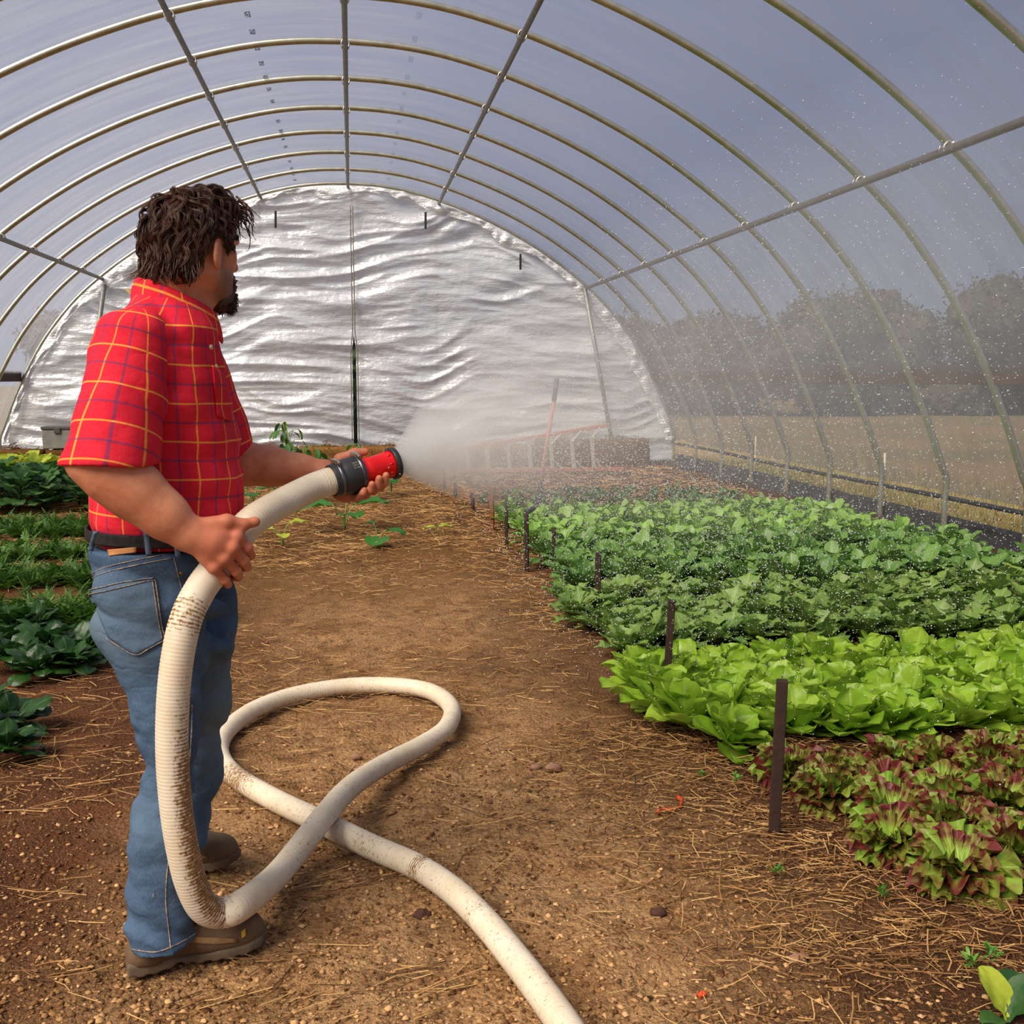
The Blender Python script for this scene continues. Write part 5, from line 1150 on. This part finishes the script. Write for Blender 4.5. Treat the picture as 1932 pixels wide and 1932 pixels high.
squash(478, 962, .45, [(-.2, 0, .5, .5, 3.0), (.1, 0, .5, .45, .2), (.0, -.1, .4, .4, -1.5)], 'leafy squash plant right behind the belly of the man')
squash(738, 935, .45, [(-.1, 0, .55, .45, 2.8), (.1, 0, .65, .5, .4), (0, -.1, .45, .4, -1.5)], 'bushy green plant just below the red nozzle')
squash(598, 955, .35, [(-.1, 0, .45, .5, 2.8), (.1, 0, .5, .5, .4)], 'small leafy plant behind the white hose')
M_PEP = leafmat('pepper_leaf', srgb(40, 86, 34), srgb(84, 124, 54), rough=.45)
def pepper(px, y0, Y, n, label, seed):
    p = atY(px, y0, Y); h = p[2]; o = empty('pepper_plant', (p[0], Y, 0)); tag(o, label, 'pepper', 'pepper plants in front of the end wall'); R_ = np.random.default_rng(seed); st = MB(); st.add(*tube([(0, 0, 0), (.02, 0, h*.5), (0, 0, h*.95)], [.011, .008, .004], 6)); b = MB()
    for i in range(n):
        a = R_.uniform(0, 6.28); z = h*R_.uniform(.35, 1.0); r = R_.uniform(.06, .20)*(1.25-.5*z/h); q = np.array([r*math.cos(a), r*math.sin(a), z]); st.add(*tube([(0, 0, z*.75), q*np.array([.5, .5, 1.0]), q], .004, 5)); leaf(b, q, a, -R_.uniform(.3, 1.2), R_.uniform(.10, .16), .065, oval, 6, 3, .6, .2)
    b.build('leaf', M_PEP, o, attr='sheet'); st.build('stem', M_STEM, o)
pepper(541, 796, 12.2, 40, 'tallest pepper plant, standing in front of the end wall above the far forearm', 1)
pepper(574, 842, 12.6, 18, 'short pepper plant right of the tallest pepper plant', 2); pepper(598, 838, 12.3, 18, 'second short pepper plant, left of the hose coupling', 3)
pepper(683, 836, 12.4, 26, 'pepper plant rising behind the black hose coupling', 4)
# ================================================================== stakes, tools, bales
M_STK = mat('rusted_stake', srgb(30, 19, 15), .7, vary=(14, srgb(58, 34, 24), 5, 2.2), bump=(60, .4, .004))
STK = [((1476, 1283), (1460, 1572), .034, 'nearest and tallest dark stake, beside the red lettuce'), ((1268, 1132), (1256, 1318), .032, 'second dark stake from the front, in the edge of the bright green lettuce'), ((1129, 1043), (1127, 1160), .034, 'third dark stake from the front, beside the oak leaf lettuce'),
       ((1045, 996), (1044, 1080), .026, 'fourth dark stake, thin, in the edge of the mustard bed'), ((993, 968), (994, 1079), .030, 'dark stake carrying the hooked end of the orange-handled tool'), ((955, 938), (956, 1034), .026, 'thin dark stake left of the light green salad bed'),
       ((927, 920), (929, 1003), .036, 'stake coloured orange-sided as if lit, behind the thin stakes'), ((890, 930), (894, 968), .034, 'short dark stake leaning in the straw'), ((858, 898), (860, 940), .032, 'small dark stake in the mist, second farthest'), ((838, 884), (838, 925), .030, 'farthest dark stake, just below the spray')]
for (a, c, wd, lab) in STK:
    g = gnd(*c); t_ = atY(a[0], a[1], g[1]); d = (g-t_)/np.linalg.norm(g-t_); b = MB(); b.add(*bar(t_, g+d*.06, wd, wd, (.35, 1, 0))); mt = M_STK
    tag(bevel(b.build('stake', mat('lit_orange_stake', srgb(150, 84, 44), .8, vary=(9, srgb(70, 40, 26), 5, 2)) if 'orange-sided' in lab else M_STK, smooth=False), .003), lab, 'stake', 'stakes along the edge of the path')  # the orange stake has its lit look put into the colour
M_ORA = mat('orange_fibreglass', srgb(186, 112, 84), .6, vary=(8, srgb(168, 98, 74), 3, 2)); M_ALU = mat('aluminium', srgb(205, 200, 188), .42, .55); M_GRIP = mat('black_grip', (.022, .022, .025), .6)
Yt = gnd(994, 1079)[1]; o = empty('wand', (0, 0, 0)); tag(o, 'long orange-handled tool with black grip standing above the beds', 'tool')
P = [atY(1051, 714, Yt+.1), atY(1045, 757, Yt+.1), atY(1020, 910, Yt+.06)]
b = MB(); b.add(*tube(P[:2], .019, 10)); b.build('grip', M_GRIP, o); b = MB(); b.add(*tube([P[1], (P[1]+P[2])/2, P[2]], .015, 10)); b.build('shaft', M_ORA, o)
b = MB(); b.add(*tube(spline([P[2], atY(1018, 935, Yt+.05), atY(1012, 952, Yt+.04), atY(1002, 962, Yt+.03), atY(993, 966, Yt)], 16), .020, 10)); b.build('hooked_end', M_GRIP, o)
# step ladder lying on its side
Yl = 15.2; o = empty('stepladder', (0, 0, 0)); tag(o, 'orange stepladder with pale steps lying on its side in the spray', 'ladder')
def lr(a, c, wd, m, name, dp=0.0): b = MB(); b.add(*bar(atY(*a, Yl+dp), atY(*c, Yl+dp), wd, .07, (0, 1, 0))); return bevel(b.build(name, m, o, smooth=False), .006)
lr((842, 852), (1148, 802), .055, M_ORA, 'rail'); lr((860, 888), (1176, 885), .055, M_ORA, 'rail')
for x0, y0, x1, y1 in ((880, 848, 884, 886), (918, 842, 922, 886), (958, 836, 962, 886), (998, 829, 1002, 886), (1038, 822, 1043, 886), (1077, 815, 1083, 886), (1115, 809, 1121, 886)): lr((x0, y0), (x1, y1), .05, M_ALU, 'step')
for a, c in (((1040, 838), (1058, 819)), ((1079, 833), (1097, 812)), ((1117, 826), (1132, 806)), ((1041, 866), (1062, 885)), ((1081, 864), (1100, 885)), ((1119, 862), (1138, 885))): lr(a, c, .02, M_ALU, 'brace', -.03)
b = MB()
# hay bales along the end wall
M_HAY = mat('hay', srgb(150, 108, 58), .95, spec=.1, vary=(26, srgb(96, 64, 32), 6, 1.8), bump=(90, .6, .02)); M_HAYD = mat('old_hay', srgb(120, 84, 46), .95, spec=.1, vary=(26, srgb(74, 48, 26), 6, 1.8), bump=(90, .6, .02)); M_TWINE = mat('twine', srgb(176, 150, 96), .8)
def bale(x, y, L, H, D, seed, label, m, z0=.0):
    R_ = np.random.default_rng(seed); n = 9; b = MB(); th = np.linspace(0, math.pi, 18); ph = np.linspace(0, 2*math.pi, 36, endpoint=False); T_, P_ = np.meshgrid(th, ph, indexing='ij'); D_ = np.stack([np.sin(T_)*np.cos(P_), np.sin(T_)*np.sin(P_), np.cos(T_)], -1).reshape(-1, 3)
    Q = D_/np.max(np.abs(D_), axis=1)[:, None]*.93+D_*.07; Q = Q*np.array([L/2, D/2, H/2])*(1+.035*fbm(D_*4+seed, seed, 3))[:, None]; i = np.arange(17)[:, None]*36; j = np.arange(36)[None]; j2 = (j+1) % 36
    b.add(Q, [np.stack([i+j, i+36+j, i+36+j2, i+j2], -1).reshape(-1, 4)]); k = 900; P = Q[R_.integers(len(Q), size=k)]*np.array([1, 1, 1])+R_.normal(size=(k, 3))*.03; dr = R_.normal(size=(k, 3))*np.array([.06, .05, .03]); nr = R_.normal(size=(k, 3))*.003
    b.add(np.stack([P-nr, P+nr, P+dr+nr*.5, P+dr-nr*.5], 1).reshape(-1, 3), [np.arange(4*k).reshape(-1, 4)])
    o = b.build('hay_bale', m); o.location = (x, y, z0+H/2); o.rotation_euler = (0, 0, R_.normal()*.03); tag(o, label, 'hay bale', 'hay bales along the end wall'); return o
hx = np.arange(-5.0, 4.9, .93)
for k, x in enumerate(hx):
    dk = k in (0, 1, 9, 10); lab = 'golden hay bale in the low row along the foot of the plastic end wall' if not dk else ('dark brown hay bale at the left end of the row, beside the grey case' if k < 2 else 'damp brown hay bale at the right end of the row, behind the ladder')
    bale(x, 16.78, .90, .36 if k < 9 else .44, .46, k+1, lab, M_HAYD if dk else M_HAY)
p0 = atY(84, 838, 16.75); p1 = atY(144, 798, 16.75); o = empty('storage_case', ((p0[0]+p1[0])/2, 16.75, .375)); tag(o, 'grey storage case with a latch on the hay bale behind the man', 'case'); wd, ht = p1[0]-p0[0], .33
M_CASE = mat('grey_plastic', srgb(150, 148, 140), .55, vary=(10, srgb(128, 126, 120), 3, 2)); M_CASE2 = mat('dark_grey_plastic', srgb(84, 82, 78), .6)
b = MB(); b.add(*box((-wd/2+.012, -.16, 0), (wd/2-.012, .16, ht*.84))); bevel(b.build('body', M_CASE, o, smooth=False), .012)
b = MB(); b.add(*box((-wd/2, -.17, ht*.845), (wd/2, .17, ht))); bevel(b.build('lid', M_CASE2, o, smooth=False), .012)
b = MB(); b.add(*box((-.045, -.19, ht*.70), (.045, -.162, ht*.93))); bevel(b.build('latch', M_CASE2, o, smooth=False), .006)
# ================================================================== straw, pebbles, scraps
def straw(n, xr, yr, keep, seed, Lr=(.03, .15), name='straw_mulch', label='', m=None, wd=(.0007, .0017), spots=None):
    R_ = np.random.default_rng(seed); x = R_.uniform(*xr, n*3); y = R_.uniform(*yr, n*3); pk = keep(x, y); ok = R_.uniform(size=n*3) < pk; x, y = x[ok][:n], y[ok][:n]; k = len(x)
    a = R_.normal(0, .8, k)+np.where(R_.uniform(size=k) < .4, R_.uniform(0, 3.1, k), 0)
    for (cx_, cy_, an_, m_, sp_) in spots or ():         # wisps of straw lying together
        x = np.concatenate([x, cx_+R_.normal(size=m_)*sp_]); y = np.concatenate([y, cy_+R_.normal(size=m_)*sp_*.5]); a = np.concatenate([a, an_+R_.normal(size=m_)*.3])
    k = len(x); L = R_.uniform(*Lr, k)*R_.uniform(.5, 1, k); pit = R_.normal(0, .13, k); w_ = R_.uniform(*wd, k)*(1+y*.05)
    d = np.stack([np.cos(a)*np.cos(pit), np.sin(a)*np.cos(pit), np.sin(pit)], 1); z = soil_h(x, y)+.003+np.abs(np.sin(pit))*L/2+R_.uniform(0, .014, k); c = np.stack([x, y, z], 1); s = np.stack([-np.sin(a), np.cos(a), 0*a], 1); up = np.cross(d, s); up[up[:, 2] < 0] *= -1
    bow = R_.normal(0, .05, k)*L; V = []
    for t_, bb in ((-.5, 0), (0, 1), (.5, 0)):
        q = c+d*(L*t_)[:, None]+s*(bow*bb)[:, None]; V += [q-s*w_[:, None], q+up*(w_*.9)[:, None], q+s*w_[:, None]]
    V = np.stack(V, 1).reshape(-1, 3); i = np.arange(k)[:, None]*9; F = []
    for r in (0, 3):
        for e0, e1 in ((0, 1), (1, 2), (2, 0)): F.append(i+np.array([[r+e0, r+e1, r+3+e1, r+3+e0]]))
    at = np.repeat(np.stack([R_.uniform(size=k), R_.uniform(size=k), 0*a], 1), 9, 0); b = MB(); b.add(V, [np.concatenate(F)], at=at); return tag(b.build(name, m or M_STRAW, smooth=False, attr='sheet'), label, 'straw', kind='stuff')
def straw_ex(t, tc, c):
    s = N(t, 'ShaderNodeSeparateXYZ', ins={0: attr_node(t, 'sheet').outputs['Vector']}); r = N(t, 'ShaderNodeValToRGB', ins={0: s.outputs[0]}); e = r.color_ramp.elements
    e[0].color = (*srgb(66, 40, 22), 1); e[1].color = (*srgb(204, 164, 106), 1); e[1].position = 1.0; m_ = e.new(.6); m_.color = (*srgb(142, 100, 56), 1); return r.outputs[0]
M_STRAW = mat('straw', rough=.7, spec=.25, extra=straw_ex)
def edge_d(x, y):
    e_ = np.clip((x-(.55+.05*np.sin(y*3)))/.5, 0, 1)*np.clip((2.6-x)/.6, .25, 1); n_ = np.clip(.55+.9*noise3(np.stack([x*1.6, y*1.6, 0*x], 1), 71), .05, 1); return e_*n_
straw(8500, (.4, 3.4), (1.7, 4.2), edge_d, 1, (.02, .13), label='loose straw scattered over the wet soil along the bed edges')
straw(5200, (.2, 4.9), (4.2, 10), lambda x, y: edge_d(x-.1, y)*np.clip((2.2-x)/.5, .3, 1), 2, (.05, .20), label='wet straw along the stakes beside the farther beds')
straw(14000, (-3.2, 1.5), (8.0, 16.4), lambda x, y: np.clip((y-8.1-.5*np.sin(x*3))/.7, 0, 1)*np.clip((1.7-x)/.4, 0, 1), 3, (.06, .26), label='golden straw mulch spread over the far end of the path', wd=(.0012, .0026))
straw(1500, (-1.6, .9), (1.7, 5.5), lambda x, y: np.clip(.35+.9*noise3(np.stack([x*1.3, y*1.3, 0*x], 1), 90), .04, 1)*np.where(np.abs(x+.15) < .35, .6, 1), 4, (.03, .20), label='stray straws on the trodden path around the hose', spots=[(*gnd(px, py)[:2], an, m, sp) for px, py, an, m, sp in ((610, 1672, .25, 26, .09), (690, 1655, .2, 20, .07), (560, 1880, .8, 34, .10), (640, 1890, .3, 24, .12), (800, 1835, .1, 26, .08), (880, 1850, .3, 18, .08), (540, 1800, -.3, 12, .06), (150, 1815, .1, 14, .08), (110, 1660, .2, 16, .14), (930, 1560, .1, 14, .08), (740, 1250, .2, 16, .12), (420, 1900, .6, 14, .08))])
straw(2200, (-.9, 1.2), (4.4, 8.4), lambda x, y: np.clip(.4+.9*noise3(np.stack([x*1.5, y*1.1, 0*x], 1), 17), .08, 1), 14, (.03, .14), label='short straw bits trodden into the path beyond the hose loop')
straw(3000, (-5, -.9), (3.4, 12), lambda x, y: np.clip(.5+.7*noise3(np.stack([x, y, 0*x], 1), 55), .1, 1), 5, (.05, .22), label='straw between the rows on the left side')
straw(2600, (1.3, 4.9), (10.2, 16.4), lambda x, y: 1+0*x, 6, (.08, .3), label='wet straw and litter beyond the beds under the spray', wd=(.002, .004))
def pebbles(n, seed, keep, rr, label, m):
    R_ = np.random.default_rng(seed); y = 1.6+4.4*R_.uniform(0, 1, n*4)**1.7; x = R_.uniform(-1, 1, n*4)*(.35+.42*y)+.12*y; ok = R_.uniform(size=n*4) < keep(x, y); x, y = x[ok][:n], y[ok][:n]; k = len(x); r = rr[0]+(rr[1]-rr[0])*R_.uniform(size=k)**6
    v0 = np.array([(1, 0, 0), (-1, 0, 0), (0, 1, 0), (0, -1, 0), (0, 0, 1), (0, 0, -1), (.6, .6, .5), (-.6, .6, .5), (-.6, -.6, .5), (.6, -.6, .5)], float)
    f0 = np.array([(0, 6, 9), (2, 7, 6), (1, 8, 7), (3, 9, 8), (4, 6, 7), (4, 7, 8), (4, 8, 9), (4, 9, 6), (0, 2, 6), (2, 1, 7), (1, 3, 8), (3, 0, 9)])
    V = v0[None]*r[:, None, None]*np.stack([R_.uniform(.7, 1.3, k), R_.uniform(.7, 1.3, k), R_.uniform(.45, .9, k)], 1)[:, None]+R_.normal(size=(k, 10, 3))*r[:, None, None]*.12; a = R_.uniform(0, 6.28, k); c, s = np.cos(a), np.sin(a)
    V = np.stack([V[..., 0]*c[:, None]-V[..., 1]*s[:, None], V[..., 0]*s[:, None]+V[..., 1]*c[:, None], V[..., 2]], -1)+np.stack([x, y, soil_h(x, y)+r*.25], 1)[:, None]
    b = MB(); b.add(V.reshape(-1, 3), [(np.arange(k)[:, None, None]*10+f0[None]).reshape(-1, 3)], at=np.repeat(np.stack([R_.uniform(size=k), 0*x, 0*x], 1), 10, 0)); tag(b.build('soil_crumbs', m, attr='sheet'), label, 'soil', kind='stuff')
def peb_ex(t, tc, c):
    s = N(t, 'ShaderNodeSeparateXYZ', ins={0: attr_node(t, 'sheet').outputs['Vector']}); r = N(t, 'ShaderNodeValToRGB', ins={0: s.outputs[0]}); e = r.color_ramp.elements
    e[0].color = (*srgb(84, 54, 32), 1); e[1].color = (*srgb(206, 164, 116), 1); m_ = e.new(.6); m_.color = (*srgb(152, 112, 72), 1); return r.outputs[0]
M_PEB = mat('crumbled_soil', rough=.95, spec=.1, extra=peb_ex)
pebbles(70000, 1, lambda x, y: np.clip(.55+.8*noise3(np.stack([x*1.6, y*1.6, 0*x], 1), 61), .15, 1)*np.clip((1.7-x)/.8, .25, 1)*np.clip((4.9-y)/2, .1, 1), (.0011, .0095), 'crumbs and small stones of soil on the path', M_PEB)
M_STONE = mat('stone', srgb(160, 122, 96), .85, vary=(20, srgb(122, 86, 70), 4, 2))
M_CLOD = mat('dark_red_clod', srgb(84, 50, 38), .9, vary=(20, srgb(60, 36, 28), 4, 2))
for px, py, r, lab in ((1043, 1447, .030, 'reddish stone at the wet edge of the path'), (1012, 1442, .020, 'tan stone left of the reddish stone'), (672, 1425, .020, 'small tan stone inside the hose loop'), (797, 1715, .024, 'dark reddish stone just left of the hose'), (1505, 1800, .024, 'pale stone in the straw at the bottom right'), (1243, 1712, .022, 'flat dark red clod on the path, right of the hose')):
    p = gnd(px, py); b = MB(); b.add(*blob((0, 0, 0), (r, r*.8, r*.6), int(px), 10)); o = b.build('stone', M_STONE if 'dark' not in lab else M_CLOD); o.location = (p[0], p[1], float(soil_h(p[:1], p[1:2])[0])+r*.3); tag(o, lab, 'stone')
M_CARR = mat('carrot_orange', srgb(214, 78, 28), .5, vary=(60, srgb(180, 56, 22), 3, 2))
for pts, lab in (([(1241, 1530), (1256, 1522), (1272, 1525), (1284, 1520)], 'longer orange carrot peel lying in the straw left of the nearest stake'), ([(1279, 1500), (1286, 1508), (1284, 1520)], 'short orange carrot peel curled above the longer one'), ([(1318, 1868), (1327, 1866), (1331, 1870)], 'tiny orange carrot scrap near the bottom edge')):
    P = np.array([gnd(*q) for q in pts]); P[:, 2] = soil_h(P[:, 0], P[:, 1])+.010; b = MB(); b.add(*tube(spline(P, 14), np.linspace(.008, .004, 14)*(1+.2*np.sin(np.arange(14)*1.7)), 8)); tag(b.build('carrot_peel', M_CARR), lab, 'carrot')
p = gnd(1900, 1935); o = empty('squash_seedling', (p[0], p[1], 0)); tag(o, 'yellow-green broad leaves poking in at the bottom right corner', 'squash')
for i, (az, L, m_, e_) in enumerate(((2.0, .12, M_YEL, 1.1), (.8, .14, M_KAL, .6), (3.4, .08, M_KAL, .4), (.2, .13, M_KAL, .9))):
    b = MB(); random.seed(i); leaf(b, (0, 0, .01), az, e_, L, L*.7, oval, 8, 7, .6, .3, .03, 2); b.build('leaf', m_, o, attr='sheet')
# weeds sprouting in the straw
M_WEED = leafmat('weed', srgb(70, 120, 40), srgb(110, 160, 60))
V_ = variants('weed_sprout', plant_arugula, M_WEED, 2)
bed(V_, 'weed_sprout', 'small green weed sprouting in the straw beside the path', 'weed', 'weeds in the straw beside the path', [lf(*q) for q in ((1466, 1655), (1325, 1470), (1835, 1830), (1870, 1815), (1670, 1700), (1540, 1535), (1390, 1475))], (.18, .32), 30, .3)
# ================================================================== water
MOUTH = W(NZ1); DIR = MR.T@NZD; DIR = DIR/np.linalg.norm(DIR)
R_ = np.random.default_rng(77); n = 66000
axis = np.array([.80, .58, .10]); axis /= np.linalg.norm(axis); e1 = np.cross(axis, (0, 0, 1.0)); e1 /= np.linalg.norm(e1); e2 = np.cross(e1, axis)
rad = np.tan(np.radians(34))*np.sqrt(R_.uniform(0, 1, n)); aa = R_.uniform(0, 6.28, n); v0 = axis+e1*(rad*np.cos(aa)*1.15)[:, None]+e2*(rad*np.sin(aa)*.95)[:, None]; v0 /= np.linalg.norm(v0, axis=1)[:, None]
k_ = n//2; ax2 = np.array([.62, .78, .02]); v0[:k_] = ax2+R_.normal(size=(k_, 3))*np.array([.20, .20, .10]); v0[:k_] /= np.linalg.norm(v0[:k_], axis=1)[:, None]      # half of it stays in the core of the jet
sp_ = R_.uniform(4.5, 12.5, n); tm = R_.uniform(0, 1, n)**.75*1.05; dr = R_.uniform(.5, 1.1, n)
P = MOUTH+v0*(sp_*(1-np.exp(-dr*tm))/dr)[:, None]; P[:, 2] -= 4.9*tm**2*.75; P += R_.normal(size=(n, 3))*.03
ok = (P[:, 2] > .10) & (P[:, 0] < halfw(np.clip(P[:, 2], 0, 4.4))-.15) & (P[:, 1] < YE-.4); P = P[ok]; n = len(P)
dist = np.linalg.norm(P-MOUTH, axis=1); r = (.0012+.0024*R_.uniform(0, 1, n)**2)*(.55+.45*np.clip(dist/2.5, 0, 1.6))
g_ = (1+5**.5)/2; v = np.array([(-1, g_, 0), (1, g_, 0), (-1, -g_, 0), (1, -g_, 0), (0, -1, g_), (0, 1, g_), (0, -1, -g_), (0, 1, -g_), (g_, 0, -1), (g_, 0, 1), (-g_, 0, -1), (-g_, 0, 1)])/math.sqrt(1+g_*g_)
f = np.array([(0, 11, 5), (0, 5, 1), (0, 1, 7), (0, 7, 10), (0, 10, 11), (1, 5, 9), (5, 11, 4), (11, 10, 2), (10, 7, 6), (7, 1, 8), (3, 9, 4), (3, 4, 2), (3, 2, 6), (3, 6, 8), (3, 8, 9), (4, 9, 5), (2, 4, 11), (6, 2, 10), (8, 6, 7), (9, 8, 1)])
b = MB(); b.add((P[:, None]+v[None]*r[:, None, None]).reshape(-1, 3), [(np.arange(n)[:, None, None]*12+f[None]).reshape(-1, 3)])
m = bpy.data.materials.new('water'); t = new_tree(m); gl = N(t, 'ShaderNodeBsdfGlass', ins={0: (1, 1, 1, 1), 'Roughness': 0.0, 'IOR': 1.33}); df = N(t, 'ShaderNodeBsdfDiffuse', ins={0: (.9, .92, .95, 1)})
N(t, 'ShaderNodeOutputMaterial', ins={0: N(t, 'ShaderNodeMixShader', ins={0: .5, 1: gl.outputs[0], 2: df.outputs[0]}).outputs[0]})
tag(b.build('water_droplets', m), 'water droplets spraying from the nozzle over the beds', 'water', kind='stuff')
# fine mist leaving the nozzle: a widening plume that thins out with distance
mx = .82*DIR+.55*axis+np.array([0, 0, .06]); mx /= np.linalg.norm(mx); LEN = 4.6
q1 = np.cross(mx, (0, 0, 1.0)); q1 /= np.linalg.norm(q1); q2 = np.cross(q1, mx)
prof = [(.004, .028), (.05, .062), (.15, .135), (.35, .26), (.7, .43), (1.2, .62), (1.9, .82), (3.0, 1.05), (4.6, 1.25)]
a = np.arange(32)*2*math.pi/32; V = []
for s_, rr in prof: V.append(np.stack([np.full(32, s_), np.cos(a)*rr, np.sin(a)*rr], 1))
V = np.concatenate([np.concatenate(V), [[.004, 0, 0], [4.6, 0, 0]]]); k = len(prof); i = np.arange(k-1)[:, None]*32; j = np.arange(32)[None]; j2 = (j+1) % 32
F = [np.stack([i+j, i+j2, i+32+j2, i+32+j], -1).reshape(-1, 4), np.stack([np.full(32, k*32), np.arange(32), (np.arange(32)+1) % 32], -1)[:, ::-1], np.stack([np.full(32, k*32+1), (k-1)*32+np.arange(32), (k-1)*32+(np.arange(32)+1) % 32], -1)]
b = MB(); b.add(V, F)
m = bpy.data.materials.new('mist'); t = new_tree(m); tc = N(t, 'ShaderNodeTexCoord'); sx = N(t, 'ShaderNodeSeparateXYZ', ins={0: tc.outputs['Object']})
d = mth(t, 'MAXIMUM', sx.outputs[0], .03); rr = mth(t, 'SQRT', mth(t, 'ADD', mth(t, 'POWER', sx.outputs[1], 2.0), mth(t, 'POWER', sx.outputs[2], 2.0)))
cone = mth(t, 'ADD', mth(t, 'MULTIPLY', mth(t, 'POWER', d, .72), .56), .006); ed = mrange(t, mth(t, 'DIVIDE', rr, cone), 1.0, .25)
fall = mth(t, 'ADD', mth(t, 'DIVIDE', .50, mth(t, 'ADD', mth(t, 'POWER', d, 2.1), .006)), mth(t, 'MULTIPLY', .15, mrange(t, d, 4.6, 2.2)))
nn = mrange(t, noise_n(t, tc.outputs['Object'], 7, 4, .6), .3, .65, .35, 1.25)
den = mth(t, 'MULTIPLY', mth(t, 'MULTIPLY', fall, ed), nn)
vol = N(t, 'ShaderNodeVolumeScatter', ins={'Color': (.95, .97, 1, 1), 'Density': den, 'Anisotropy': .2})
N(t, 'ShaderNodeOutputMaterial', ins={1: vol.outputs[0]})
o = b.build('mist', m); o.matrix_world = Matrix(((mx[0], q1[0], q2[0], MOUTH[0]), (mx[1], q1[1], q2[1], MOUTH[1]), (mx[2], q1[2], q2[2], MOUTH[2]), (0, 0, 0, 1)))
tag(o, 'white mist fanning out of the red nozzle', 'mist', kind='stuff')
